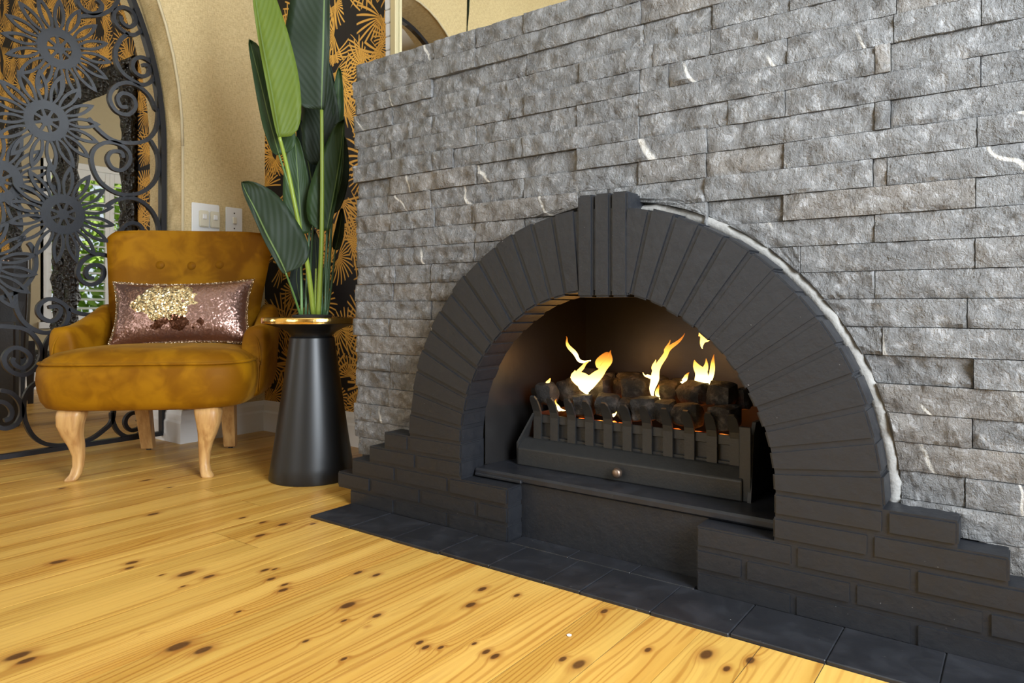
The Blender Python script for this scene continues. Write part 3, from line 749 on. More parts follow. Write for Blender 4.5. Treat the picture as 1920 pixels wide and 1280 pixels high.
for k in range(23):
    z1 = 1.308 - k*CH; z0 = z1 - CH
    js = list(JOINTS[k])
    grid = [-1.48 + .1573*i for i in range(16)]
    xs = [-1.634 + rnd.uniform(-.012, .010)]
    allj = sorted(js + [x for x in (.09, .25, .40, .56, .72) if rnd.random() < .75 or x > .5])
    for x in allj:
        while x - xs[-1] > .50:
            c = [q for q in grid if xs[-1] + .12 < q < min(x - .1, xs[-1] + .48)]
            if not c: break
            xs.append(rnd.choice(c))
        if x - xs[-1] > .02: xs.append(x)
    xs.append(.90)
    # split at the arch axis where a stone would straddle the ring
    if z0 < AZ + RO + .016:
        xs2 = [x for x in xs if abs(x - AX) > .02]
        xs = sorted(xs2 + [AX])
    g = .0007
    for a, b in zip(xs[:-1], xs[1:]):
        stone_piece(a + g, b - g, z0 + .0007, z1 - .0006)
# left return of the breast: stones seen end-on
for k in range(23):
    z1 = 1.308 - k*CH; z0 = z1 - CH
    y = 1.445
    while y < BW - .02:
        y2 = min(BW, y + rnd.choice((.157, .235, .315)))
        o = box('stone', (-1.628 - rnd.uniform(0, .008), -1.612, y + .0007, y2 - .0007, z0 + .0007, z1 - .0007), M['stone'], breast, .003)
        y = y2
# whitish mortar fillet between arch and stone
V = []; Fc = []
n = 140
for i in range(n + 1):
    a = math.pi*i/n
    wv = .002 + .007*noise.noise(Vector((i*1.3, 1.3, 0))) + (.005 if a < 1.4 else 0)
    for (r, y) in ((RO - .006, 1.440), (RO - .006, 1.420), (RO + wv*.6 + .002, 1.418), (RO + wv + .008, 1.424), (RO + wv + .012, 1.440)):
        V.append((AX + r*math.cos(a), y, AZ + r*math.sin(a)))
for i in range(n):
    for j in range(4):
        a = i*5 + j
        Fc.append((a, a + 1, a + 6, a + 5))
mesh('mortar_fillet', V, Fc, M['mortar'], breast, True)

# ================================================================== black brick fireplace
FY = 1.353
CP = .0455
fire = thing('brick_fireplace', 'black painted brick arched fireplace with stepped plinths and hearth', 'fireplace', (0, 0, 0))
def brick(x0, x1, z0, z1, y0=FY, y1=1.45, name='brick'):
    j = rnd.uniform(-.0012, .0012)
    return box(name, (x0 + .0022, x1 - .0022, y0 + j, y1, z0 + .0018, z1 - .0018), M['black'], fire, .0042, 2)
left_rows = [list(r) for r in PL]
for c, row in enumerate(left_rows):
    for a, b in zip(row[:-1], row[1:]): brick(a, b, c*CP, (c+1)*CP)
right_rows = [PR[0] + [-.152, .045, .24, .44, .64, .84], PR[1] + [.145, .34, .54, .74, .84], PR[2] + [.045], PR[3], PR[4]]
for c, row in enumerate(right_rows):
    for a, b in zip(row[:-1], row[1:]): brick(a, b, c*CP, (c+1)*CP)
fill = []
for c, (row) in enumerate(left_rows): fill.append((row[0] + .004, row[-1] - .004, FY + .0032, 1.449, c*CP + (0 if c == 0 else -.002), (c+1)*CP - .0022))
for c, (row) in enumerate(right_rows): fill.append((row[0] + .004, row[-1] - .004, FY + .0032, 1.449, c*CP + (0 if c == 0 else -.002), (c+1)*CP - .0022))
boxes('joint_fill', fill, M['black'], fire)
def voussoir(a0, a1, r0, r1, name='arch_brick'):
    bm = bmesh.new()
    ga0, ga1 = .0016, .0016
    j = rnd.uniform(-.0014, .0014)
    vs = []
    for y in (FY + j, 1.45):
        for (r, a, s) in ((r0, a0, 1), (r1, a0, 1), (r1, a1, -1), (r0, a1, -1)):
            x = AX + r*math.cos(a) - s*math.sin(a)*ga0; z = AZ + r*math.sin(a) + s*math.cos(a)*ga0
            vs.append(bm.verts.new((x, y, z)))
    for f in ((0,1,2,3),(7,6,5,4),(0,4,5,1),(1,5,6,2),(2,6,7,3),(3,7,4,0)): bm.faces.new([vs[i] for i in f])
    bmesh.ops.bevel(bm, geom=bm.edges[:], offset=.0042, segments=2, affect='EDGES', clamp_overlap=True)
    return bm_obj(name, bm, M['black'], fire)
KH = math.asin(.064/RO)
kc = math.pi/2 - .025
NV = 14
for side in range(2):
    a_start, a_end = (0.01, kc - KH) if side == 0 else (math.pi - .01, kc + KH)
    for i in range(NV):
        a0 = a_start + (a_end - a_start)*i/NV; a1 = a_start + (a_end - a_start)*(i+1)/NV
        dr = rnd.uniform(-.003, .003)
        voussoir(min(a0, a1), max(a0, a1), RI + rnd.uniform(-.002, .002), RO + dr)
kx = AX + .021
for i in range(3):
    x0 = kx - .064 + i*.0427
    b = box('keystone_brick', (x0 + .0015, x0 + .0427 - .0015, FY - .002 + rnd.uniform(-.001, .001), 1.45, .5975, .8265), M['black'], fire, .0045, 2)
V = []; Fc = []
n = 64
for i in range(n + 1):
    a = math.pi*i/n
    for (r, y) in ((RI + .004, 1.449), (RI + .004, FY + .0034), (RO - .005, FY + .0034), (RO - .005, 1.449)):
        V.append((AX + r*math.cos(a), y, AZ + r*math.sin(a)))
for i in range(n):
    for j in range(3):
        a = i*4 + j
        Fc.append((a, a + 1, a + 5, a + 4))
mesh('arch_joint_fill', V, Fc, M['black'], fire)
# recessed front panel, ledge and firebox
box('front_panel', (-1.02, -.53, 1.412, 1.43, 0, .150), M['black'], fire, .002)
boxes('ledge', [(-1.158, -.385, 1.404, 1.86, .137, .157)], M['hearth'], fire, .005)
box('ledge_lip', (-1.152, -1.004, 1.398, 1.412, .138, .146), M['black'], fire, .002)
fb = []
V = [(-1.157, 1.449, .157), (-1.157, 1.449, .64), (-1.075, 1.835, .64), (-1.075, 1.835, .157), (-.470, 1.835, .157), (-.470, 1.835, .64), (-.387, 1.449, .64), (-.387, 1.449, .157)]
mesh('firebox', V, [(0,1,2,3), (3,2,5,4), (4,5,6,7), (1,6,5,2)], M['soot'], fire)
# hearth tiles
hearth = box('hearth', (-1.572, .90, 1.208, 1.42, -.0015, .0015), M['darkmortar'], fire)
tx = [-1.572, -1.41, -1.256, -1.10, -.953, -.806, -.72, -.566, -.417, -.26, -.105, .05, .205, .36, .515, .67, .82]
for a, b in zip(tx[:-1], tx[1:]):
    box('hearth_tile', (a + .0006, b - .0006, 1.205 + rnd.uniform(-.003, .003), 1.352, -.006, .0065 + rnd.uniform(-.0005, .0005)), M['hearth'], hearth, .0016)
for a, b in zip([-1.007, -.839, -.683, -.54], [-.839, -.683, -.54, -.54]):
    if b - a > .02: box('hearth_tile', (a + .0008, b - .0008, 1.353, 1.411, -.006, .0062), M['hearth'], hearth, .0014)

# ================================================================== iron fire basket
grate = thing('fire_grate', 'black iron fire basket with flared bars inside the arch', 'grate', (-.787, 1.5, .157))
gx0, gx1 = -1.086, -.490
def gpart(name, o):
    o.name = name
    return o
def rel(o, root):
    o.parent = root; o.location = o.location - root.location
    return o
V = []
prof = [(1.497, .157), (1.497, .202), (1.526, .226), (1.545, .226), (1.545, .157)]
rings = [[(x, y, z) for y, z in prof] for x in (gx0, gx1)]
V, Fc = loft(rings)
o = mesh('ash_tray', V, Fc, M['iron']); rel(o, grate)
md = o.modifiers.new('b', 'BEVEL'); md.width = .003; md.segments = 2
kb = lathe('knob', [(0, 0), (.006, 0), (.006, .008), (.0105, .010), (.0125, .014), (.0125, .019), (.010, .024), (.006, .026), (0, .0262)], M['bronze'], None, 24)
kb.rotation_euler = (R90, 0, 0); kb.location = (KNOB[0], 1.4975, KNOB[2]); 
kb.parent = grate; kb.location = Vector(kb.location) - grate.location
bar_x = [-1.044 + .0528*i for i in range(11)]
def bar_mesh():
    path = [(1.532, .205), (1.532, .285), (1.529, .300), (1.520, .318), (1.511, .333), (1.506, .341)]
    wd = [.0118]*4 + [.0105, .006]
    rings = []
    for i, (y, z) in enumerate(path):
        w = wd[i]
        d = Vector(path[min(i+1, 5)]) - Vector(path[max(i-1, 0)]); d.normalize()
        nn = Vector((d.y, -d.x))*.0028
        rings.append([(-w, y - nn.x, z - nn.y), (w, y - nn.x, z - nn.y), (w, y + nn.x, z + nn.y), (-w, y + nn.x, z + nn.y)])
    return loft(rings)
bv, bf = bar_mesh()
bar0 = None
for x in bar_x:
    if bar0 is None:
        bar0 = mesh('bar', bv, bf, M['iron']); o = bar0
    else:
        o = bar0.copy(); link(o)
    o.location = (x, 0, 0); rel(o, grate)
rel(box('rail', (gx0 + .03, gx1 - .02, 1.536, 1.542, .268, .290), M['iron'], None, .001), grate)
rel(box('rail', (gx0 + .03, gx1 - .02, 1.536, 1.542, .215, .232), M['iron'], None, .001), grate)
rel(box('back_plate', (gx0 + .03, gx1 - .02, 1.544, 1.549, .157, .272), M['iron'], None, .001), grate)
rel(boxes('basket_floor', [(gx0 + .03, gx1 - .02, 1.545, 1.76, .225, .233)], M['iron']), grate)
# side plates
rel(box('front_flange', (-.499, -.473, 1.503, 1.509, .157, .318), M['iron'], None, .0015), grate)
V, Fc = loft([[(-.480, 1.50, .157), (-.480, 1.52, .30), (-.480, 1.535, .325), (-.480, 1.76, .325), (-.480, 1.76, .157)], [(-.472, 1.50, .157), (-.472, 1.52, .30), (-.472, 1.535, .325), (-.472, 1.76, .325), (-.472, 1.76, .157)]])
rel(mesh('side_plate', V, Fc, M['iron']), grate)
V, Fc = loft([[(-1.091, 1.502, .157), (-1.091, 1.50, .215), (-1.058, 1.527, .293), (-1.058, 1.76, .293), (-1.091, 1.76, .157)], [(-1.085, 1.502, .157), (-1.085, 1.50, .215), (-1.052, 1.527, .293), (-1.052, 1.76, .293), (-1.085, 1.76, .157)]])
rel(mesh('side_plate', V, Fc, M['iron']), grate)
V = bv; o = mesh('side_bar', [(x, y, z) for x, y, z in bv], bf, M['iron']); o.location = (-1.078, .055, .012); rel(o, grate)
eb = mesh('ember_bed', *(lambda nx, ny: ([(gx0 + .045 + (gx1 - gx0 - .08)*i/nx, 1.578 + .16*j/ny, (.252 + .010*noise.noise(Vector((i*.9, j*.9, 0))))) for j in range(ny + 1) for i in range(nx + 1)], [(j*(nx+1) + i, j*(nx+1) + i + 1, (j+1)*(nx+1) + i + 1, (j+1)*(nx+1) + i) for j in range(ny) for i in range(nx)]))(22, 8), M['ember'], None, True)
rel(eb, grate)
eb.name = 'ember_bed'; eb['kind'] = 'stuff'

# coals: each lump its own thing
coal_words = ['square-edged', 'rounded', 'wedge-shaped', 'small black', 'broad flat-faced', 'egg-shaped', 'pale ash-dusted', 'dark narrow', 'rough knobbly',
              'long thin', 'tilted back', 'low back', 'dark cube-like', 'large dark brick-shaped', 'shadowed', 'short upright', 'brown-streaked', 'soot-black', 'half hidden', 'flat slab-like', 'rearmost right']
coal_where = ['behind the first bar at the left end of the basket', 'left of the big flame in the upper row', 'just right of the big left flame', 'between the brown lump and the grey block',
              'in the middle of the upper row', 'in the front row behind the fourth bar', 'in the front row behind the fifth bar', 'in the front row behind the sixth bar',
              'in the front row left of the tall flame', 'lying across the back above the middle block', 'behind the big left flame', 'at the back between flame and dark log',
              'right of the tall thin flame', 'beneath the twin flame on the right', 'at the right end of the upper row', 'in the front row under the dark cube',
              'in the front row right of centre', 'in the front row near the right end', 'at the back beside the tall flame', 'at the back left of the twin flame', 'against the right side plate']
for i, (x, y, z, w, hh) in enumerate(COALS):
    bm = bmesh.new()
    bmesh.ops.create_cube(bm, size=1.0)
    bmesh.ops.subdivide_edges(bm, edges=bm.edges[:], cuts=5, use_grid_fill=True)
    sd = Vector((i*7.3, i*3.1, 1.7))
    for v in bm.verts:
        c = v.co.copy()
        sph = c.normalized()*.60
        k = .60 + .15*math.sin(i*2.1)
        c = c.lerp(sph, k)
        c *= 1.04 + .20*noise.noise(c*2.3 + sd) + .07*noise.noise(c*6 + sd)
        v.co = Vector((c.x*w*.98, c.y*min(.058, .5*(w + hh)), c.z*hh*.98))
    o = bm_obj('coal_lump', bm, M['coal'], None, True)
    o.data.set_sharp_from_angle(angle=math.radians(35))
    o.location = (x, y, z)
    o.rotation_euler = (rnd.uniform(-.15, .15), rnd.uniform(-.12, .12), rnd.uniform(-.3, .3))
    tag(o, coal_words[i] + ' coal lump ' + coal_where[i], 'coal', 'coal lumps in the fire basket')

# flames: tapered tongues; strands of one flame share one mesh
flame_lab = ['tiny round flame bud above the leftmost coal', 'thin curling flame licking up to the left', 'broad bright forked flame at the left of the fire',
             'tall slender flame streaming up to the right', 'detached flame floating under the arch soffit', 'twin-tongued orange flame on the right', 'small orange flame left of the twin flame',
             'low flame between the second and third bars', 'little flame tip below the pale coal', 'yellow flame root glowing under the tall flame']
for i, strands in enumerate(FLAMES):
    V = []; Fc = []; UV = []
    zmin = min(q[2] for s in strands for q in s); zmax = max(q[2] for s in strands for q in s)
    for s in strands:
        cp = catmull([q[:3] for q in s], 5)
        ws = catmull([(q[3], 0, 0) for q in s], 5)
        rings = []
        m = len(cp); nseg = 12
        for j, p in enumerate(cp):
            tdir = cp[min(j+1, m-1)] - cp[max(j-1, 0)]
            tdir.y = 0; tdir.normalize()
            side = Vector((tdir.z, 0, -tdir.x))
            w = max(.0006, ws[j].x)
            sway = .006*math.sin(j*.55 + i)
            rings.append([p + side*(w*math.cos(2*math.pi*k/nseg)) + Vector((0, 1, 0))*(w*.55*math.sin(2*math.pi*k/nseg) + sway) for k in range(nseg)])
        v2, f2 = loft(rings)
        o0 = len(V)
        V += v2; Fc += [tuple(q + o0 for q in f) for f in f2]
    o = mesh('flame', V, Fc, M['flame'], None, True)
    uvl = o.data.uv_layers.new(name='UVMap')
    for lp in o.data.loops:
        z = V[lp.vertex_index][2]
        uvl.data[lp.index].uv = (.5, (z - zmin)/max(.03, zmax - zmin) if i != 4 else .35 + .4*(z - zmin)/(zmax - zmin))
    tag(o, flame_lab[i], 'flame', 'flames of the gas fire')
def fire_glow(loc, e):
    d = bpy.data.lights.new('fire_glow', 'POINT'); d.energy = e; d.color = (1.0, .42, .10); d.shadow_soft_size = .035
    o = bpy.data.objects.new('fire_glow', d); link(o); o.location = loc
fire_glow((-.93, 1.60, .42), .55); fire_glow((-.70, 1.60, .45), .5)

# ================================================================== mustard armchair
# local frame: x to the sitter's left as the camera sees it (image right), y forward, z up
Fv = Vector((-math.sin(YAW), math.cos(YAW))); Rv = Vector((math.cos(YAW), math.sin(YAW)))
ch_c = Fv*2.56 + Rv*(-1.272)
ch_rot = YAW + math.radians(7.0) + math.pi      # local +y towards the camera
chair = thing('velvet_armchair', 'mustard velvet armchair with buttoned back and blond wooden legs', 'armchair', (ch_c.x, ch_c.y, 0), ch_rot)
# local x is mirrored by the half turn: image right = local -x
def rr_outline(hw, y0, y1, r, n=7):
    pts = []
    for cx, cy, a0 in ((hw - r, y1 - r, 0), (-hw + r, y1 - r, 90), (-hw + r, y0 + r, 180), (hw - r, y0 + r, 270)):
        for i in range(n):
            a = math.radians(a0 + 90*i/(n - 1))
            pts.append((cx + r*math.cos(a), cy + r*math.sin(a)))
    return pts
def seat_ring(s, z, dz=0.0):
    o = rr_outline(.345, -.24, .30, .135)
    cy = .03
    return [(x*s, cy + (y - cy)*s, z) for x, y in o]
rings = [seat_ring(.55, .236), seat_ring(.86, .233), seat_ring(.925, .240), seat_ring(.965, .262), seat_ring(.99, .30), seat_ring(1.0, .335), seat_ring(.992, .368), seat_ring(.972, .384)]
V, Fc = loft(rings)
seat = mesh('seat', V, Fc, M['velvet'], chair, True)
rings = [seat_ring(.965, .380), seat_ring(.968, .388), seat_ring(.94, .400), seat_ring(.86, .418), seat_ring(.70, .431), seat_ring(.45, .437), seat_ring(.15, .439)]
V, Fc = loft(rings)
mesh('seat_cushion', V, Fc, M['velvet'], chair, True)
tube('piping', [Vector(p) for p in seat_ring(.978, .387)], .0048, M['velvet'], chair, 8, closed=True)
# backrest: shell with forward wings
def back_ring(v):
    z = .30 + .585*v
    hw = .275 + .012*min(v, .5)*2 + .042*max(0, (v - .45)/.55)**1.1
    if v > .93: hw -= .05*((v - .93)/.07)**2.2
    th = .085 if v < .9 else .085*math.sqrt(max(.02, 1 - ((v - .9)/.1)**2*.96))
    cyb = -.19 - .115*v
    wing = .085*(1 - .25*v)
    n = 14
    fr = []; bk = []
    for i in range(n + 1):
        u = -1 + 2*i/n
        x = hw*u
        yf = cyb + wing*abs(u)**2.6
        edge = math.sqrt(max(0, 1 - abs(u)**9))
        fr.append((x, yf - th*.5 + th*.5*edge, z)); bk.append((x, yf - th*.5 - th*.5*edge, z))
    zz = .018*v*v
    return [(x, y, z - zz*abs(x/hw)**4*.6) for x, y, z in fr] + [(x, y, z - zz*abs(x/hw)**4*.6) for x, y, z in reversed(bk)]
vs = [0, .1, .2, .32, .44, .55, .66, .76, .85, .90, .935, .96, .98, .992, 1.0]
V, Fc = loft([back_ring(v) for v in vs])
mesh('backrest', V, Fc, M['velvet'], chair, True)
for bxp, bz in ((.118, .742), (-.002, .740), (-.113, .745)):
    v = (bz - .30)/.585
    y = -.19 - .115*v + .085*(1 - .25*v)*abs(bxp/.30)**2.6
    b = lathe('button', [(0, 0), (.017, 0), (.0165, .005), (.011, .010), (0, .012)], M['velvet'], chair, 20)
    b.location = (bxp, y - .003, bz); b.rotation_euler = (-R90 + .22, 0, 0)
# arms: wrap round the seat sides
for s in (-1, 1):
    rings = []
    for i in range(13):
        t = i/12
        y = .075 - .33*t
        top = .500 + .012*math.sin(t*2.2) + .075*max(0, t - .35)**1.4/.65**1.4
        xc = .322 - .035*max(0, t - .4) - .03*max(0, .15 - t)
        hw = .047
        z0 = .245
        sc = 1.0
        if i == 0: sc = .45
        elif i == 1: sc = .80; y = .072
        elif i == 2: sc = .97; y = .058
        zc = (z0 + top)/2; hz = (top - z0)/2
        ring = []
        for k in range(20):
            a = 2*math.pi*k/20
            ca, sa = math.cos(a), math.sin(a)
            ex = .62
            px = math.copysign(abs(ca)**ex, ca)*hw*sc
            pz = math.copysign(abs(sa)**.50, sa)*hz*(1 - (1 - sc)*.35)
            bulge = .010*(pz/hz if hz else 0)
            ring.append((s*(xc + px + bulge), y, zc + pz))
        rings.append(ring)
    V, Fc = loft(rings)
    mesh('arm', V, Fc, M['velvet'], chair, True)
    seam = [(s*(.322 + .047*.55), .077, .27), (s*(.322 + .05*.62), .0775, .36), (s*(.322 + .05*.50), .077, .44), (s*.322, .07, .486)]
    tube('seam', catmull(seam, 4), .0032, M['velvet'], chair, 6)
# cabriole front legs
for s in (-1, 1):
    prof = [(.240, .000, .000, .041, .040), (.215, .004, .004, .041, .040), (.185, .006, .008, .036, .037), (.150, .002, .004, .029, .030), (.115, -.007, -.004, .0225, .024),
            (.080, -.012, -.008, .0185, .019), (.045, -.012, -.006, .0165, .017), (.020, -.007, .001, .0175, .018), (.006, .001, .008, .020, .020), (.0, .004, .011, .019, .019)]
    rings = []
    for z, ox, oy, hx, hy in prof:
        cx = s*(.213 + ox); cy = .222 + oy
        ring = []
        for k in range(16):
            a = 2*math.pi*k/16
            ca, sa = math.cos(a), math.sin(a)
            e = .55 if z > .1 else .8
            ring.append((cx + math.copysign(abs(ca)**e, ca)*hx, cy + math.copysign(abs(sa)**e, sa)*hy, z))
        rings.append(ring)
    V, Fc = loft(list(reversed(rings)))
    mesh('leg', V, Fc, M['oak'], chair, True)
    rings = []
    for z, x, y, hx in ((.006, .158, -.262, .0225), (.10, .160, -.238, .025), (.245, .163, -.20, .029)):
        rings.append([(s*x - hx, y - hx*.8, z), (s*x + hx, y - hx*.8, z), (s*x + hx, y + hx*.8, z), (s*x - hx, y + hx*.8, z)])
    V, Fc = loft(rings)
    lg = mesh('leg', V, Fc, M['oak'], chair)
    md = lg.modifiers.new('b', 'BEVEL'); md.width = .003; md.segments = 2
    lathe('foot_pad', [(0, 0), (.009, 0), (.009, .007), (0, .007)], M['rubber'], lg, 14, (s*.158, -.262, 0))

# sequin cushion
cu = thing('sequin_cushion', 'rose and gold sequin lumbar cushion leaning on the mustard armchair', 'cushion', (0, 0, 0))
V = []; Fc = []
nu, nv = 30, 18
W2, H2, T2 = .250, .124, .062
def cpos(u, v, s):
    x = W2*u*(1 - .07*(1 - abs(v)**2)*abs(u)**3 + .02*abs(v)**3); z = H2*v*(1 - .10*(1 - abs(u)**2)*abs(v)**3 + .04*abs(u)**3)
    t = max(0, (1 - abs(u)**2.6))**.55*max(0, (1 - abs(v)**2.4))**.55
    y = s*T2*t + .004*noise.noise(Vector((u*3, v*3, s*5)))*t
    return (x, y, z)
for s in (1, -1):
    b0 = len(V)
    for j in range(nv + 1):
        for i in range(nu + 1):
            V.append(cpos(-1 + 2*i/nu, -1 + 2*j/nv, s))
    for j in range(nv):
        for i in range(nu):
            a = b0 + j*(nu+1) + i
            q = (a, a + 1, a + nu + 2, a + nu + 1)
            Fc.append(q if s < 0 else tuple(reversed(q)))
cb = mesh('cushion_cover', V, Fc, M['sequin'], cu, True)
edge = [cpos(-1 + 2*i/24, 1, 0) for i in range(24)] + [cpos(1, 1 - 2*i/12, 0) for i in range(12)] + [cpos(1 - 2*i/24, -1, 0) for i in range(24)] + [cpos(-1, -1 + 2*i/12, 0) for i in range(12)]
trim_s = NT('gold_sequin_trim'); 
_v = trim_s.add('ShaderNodeTexVoronoi', {'Vector': trim_s.obj(), 'Scale': 120.0})
trim_s.bump(_v.outputs['Distance'], 1.0, .02)
tube('sequin_edge', edge, .0055, trim_s.out((.82, .66, .46), .22, .9), cu, 6, up=(0, 1, 0), closed=True)
cl = Vector((-.028, -.092, .550))
mw = Matrix.Translation((ch_c.x, ch_c.y, 0)) @ Matrix.Rotation(ch_rot, 4, 'Z')
cw = mw @ cl
cu.location = cw
cu.rotation_euler = (math.radians(17), math.radians(1.5), ch_rot + math.radians(2))

# ================================================================== pedestal table and plant
PX, PY = -1.947, 1.499
ped = thing('pedestal_table', 'matt black conical pedestal table with hammered gold rim', 'pedestal', (PX, PY, 0))
lathe('base', [(0, 0), (.139, 0), (.141, .006), (.134, .05), (.120, .14), (.100, .28), (.0845, .39), (.0735, .4705), (.068, .474), (0, .474)], M['satin'], ped, 64)
lathe('neck', [(0, .472), (.066, .472), (.069, .480), (.082, .492), (.108, .505), (.140, .514), (.159, .519), (.159, .524), (0, .524)], M['satin'], ped, 64)
lathe('gold_rim', [(.150, .520), (.1625, .520), (.1635, .524), (.1635, .536), (.1615, .539), (.150, .539)], M['gold'], ped, 72)
lathe('top', [(0, .523), (.152, .523), (.152, .5375), (0, .5375)], M['satin'], ped, 48)
plant = thing('strelitzia_plant', 'tall banana-leaf plant with one lime leaf standing on the pedestal', 'plant', (PX, PY, .5375))
lathe('pot', [(0, 0), (.060, 0), (.066, .004), (.066, .008), (.058, .010), (0, .012)], M['soil'], plant, 40)
tones = {0: 'deep', 1: 'green', 2: 'lime', 3: 'night'}
pl = Vector((PX, PY, .5375))
cam_p = Vector((0, 0, CAM_Z))
def make_leaf(tone, pts, lw, rw, fold):
    mid = catmull(pts, 6)
    m = len(mid)
    V = []; Fc = []; UV = []
    nh = 5
    L = sum((mid[i+1] - mid[i]).length for i in range(m - 1))
    for i, p in enumerate(mid):
        t = i/(m - 1)
        tg = (mid[min(i+1, m-1)] - mid[max(i-1, 0)]).normalized()
        vd = (p - cam_p).normalized()
        side = vd.cross(tg).normalized()           # across the blade
        nrm = tg.cross(side).normalized()
        prof = (math.sin(math.pi*min(1, (t*.985 + .015))**.62))**.62 if t < 1 else 0.0
        prof = max(.02, prof)
        for j in range(-nh, nh + 1):
            u = j/nh
            w = (rw if u > 0 else lw)*prof
            wav = .004*math.sin(t*17 + (2 if u > 0 else 0))*abs(u)
            off = side*(u*w) + nrm*(fold*abs(u)*min(lw + rw, .06)*.8*prof + wav - .010*u*u)
            V.append(p + off - pl)
            UV.append((u, t*L))
    n = 2*nh + 1
    for i in range(m - 1):
        for j in range(n - 1):
            Fc.append((i*n + j, i*n + j + 1, (i+1)*n + j + 1, (i+1)*n + j))
    o = mesh('leaf', V, Fc, M[tones[tone]], plant, True)
    uvl = o.data.uv_layers.new(name='UVMap')
    for lp in o.data.loops: uvl.data[lp.index].uv = UV[lp.vertex_index]
    md = o.modifiers.new('s', 'SOLIDIFY'); md.thickness = .0012; md.offset = 0
    return o
for tone, pts, lw, rw, fold in LEAVES: make_leaf(tone, pts, lw, rw, fold)
st_m = {0: simple('dark_stem', (.05, .11, .05), .4), 1: simple('green_stem', (.10, .20, .06), .4), 2: simple('lime_stem', (.20, .27, .035), .4)}
for tone, r, pts in STEMS:
    cp = catmull(pts, 5)
    cp = [p - pl for p in cp]
    cp[-1].z = .006
    m = len(cp)
    tube('stem', cp, [r*(.75 + .45*i/(m - 1)) for i in range(m)], st_m[tone], plant, 10)

# ================================================================== wrought-iron gate
gate = thing('wrought_iron_gate', 'black wrought iron arched gate with sunflowers and scrolls', 'gate', (GX, AYC, 0))
def gp(y, z, x=0.0): return (x, y - AYC, z)
def ribbon(pts, w=.0075, d=.009):
    """flat bar swept in the gate plane: half width w across, half depth d along x"""
    pts = [Vector((0, p[0] - AYC, p[1])) for p in pts]
    rings = []
    m = len(pts)
    for i, p in enumerate(pts):
        t = (pts[min(i+1, m-1)] - pts[max(i-1, 0)]); t.normalize()
        s = Vector((0, t.z, -t.y))
        ww = w*(.8 if i in (0, m-1) else 1)
        rings.append([p + s*ww + Vector((d, 0, 0)), p - s*ww + Vector((d, 0, 0)), p - s*ww - Vector((d, 0, 0)), p + s*ww - Vector((d, 0, 0))])
    return loft(rings)
fa, fbb = .690, 1.03
fpts = [(AYC + fa, .03)] + [(AYC + fa, .03 + 1.22*i/6) for i in range(1, 6)] + [(AYC + fa*math.cos(math.pi*i/40), AZ0 + fbb*math.sin(math.pi*i/40)) for i in range(41)] + [(AYC - fa, 1.25 - 1.22*i/6) for i in range(1, 7)]
V, Fc = ribbon(fpts, .011, .015); mesh('frame', V, Fc, M['gate'], gate)
V, Fc = ribbon([(AYC - fa, .030), (AYC + fa, .030)], .011, .013); mesh('bottom_bar', V, Fc, M['gate'], gate)
for sc in SCROLLS:
    cpts = [(p.x, p.y) for p in catmull([(q[0], q[1], 0) for q in sc], 4)]
    cpts = [(min(y, AYC + fa - .004), max(z, .036)) for y, z in cpts]
    V, Fc = ribbon(cpts)
    mesh('scroll', V, Fc, M['gate'], gate)
    far = [(2*AYC - y, z) for y, z in cpts]
    if max(y for y, z in far) < AYC + .06:
        V, Fc = ribbon(far)
        mesh('scroll', V, [tuple(reversed(f)) for f in Fc], M['gate'], gate)
for z in (1.50, .88):
    b = lathe('hinge_pin', [(0, 0), (.008, 0), (.008, .02), (0, .02)], M['gate'], gate, 12, (0.016, fa + .006, z))
# sunflower: ring with spokes, hub and sixteen open petals
def disc_ring(r0, r1, d, n=40):
    V = []; Fc = []
    for i in range(n):
        a = 2*math.pi*i/n
        for r, x in ((r0, -d), (r1, -d), (r1, d), (r0, d)):
            V.append((x, r*math.cos(a), r*math.sin(a)))
    for i in range(n):
        for j in range(4):
            a = i*4 + j; b = i*4 + (j+1) % 4; c = ((i+1) % n)*4
            Fc.append((a, b, c + (j+1) % 4, c + j))
    return V, Fc
def petal_geo(r0, r1, w, bar, d):
    outer = []; inner = []
    n = 9
    for i in range(n + 1):
        t = i/n; outer.append((w*math.sin(math.pi*(.10 + .90*t))**.8 if t < 1 else 0, r0 + (r1 - r0)*t))
    ri0, ri1 = r0 + .004, r1 - bar*2.3
    for i in range(n + 1):
        t = i/n; inner.append((max(0, w - bar)*math.sin(math.pi*t)**.8 if 0 < t < 1 else 0, ri0 + (ri1 - ri0)*t))
    V = []; Fc = []
    for x in (-d, d):
        for s in (1, -1):
            for a in outer: V.append((x, s*a[0], a[1]))
            for a in inner: V.append((x, s*a[0], a[1]))
    m = n + 1
    def idx(f, s, k, i): return f*4*m + s*2*m + k*m + i
    for s in range(2):
        for i in range(n):
            q = (idx(1, s, 0, i), idx(1, s, 0, i+1), idx(1, s, 1, i+1), idx(1, s, 1, i))
            Fc.append(q); Fc.append(tuple(reversed([k - 4*m for k in q])))
            a, b = idx(0, s, 0, i), idx(0, s, 0, i+1); Fc.append((a, b, b + 4*m, a + 4*m))
            a, b = idx(0, s, 1, i), idx(0, s, 1, i+1); Fc.append((b, a, a + 4*m, b + 4*m))
    return V, Fc
fl_bm_V, fl_bm_F = disc_ring(.043, .076, .004)
hubV, hubF = [], []
n = 24
for x in (-.004, .004):
    for i in range(n): hubV.append((x, .020*math.cos(2*math.pi*i/n), .020*math.sin(2*math.pi*i/n)))
hubF = [tuple(range(n, 2*n)), tuple(reversed(range(n)))] + [(i, (i+1) % n, n + (i+1) % n, n + i) for i in range(n)]
o0 = len(fl_bm_V); fl_bm_V += hubV; fl_bm_F += [tuple(q + o0 for q in f) for f in hubF]
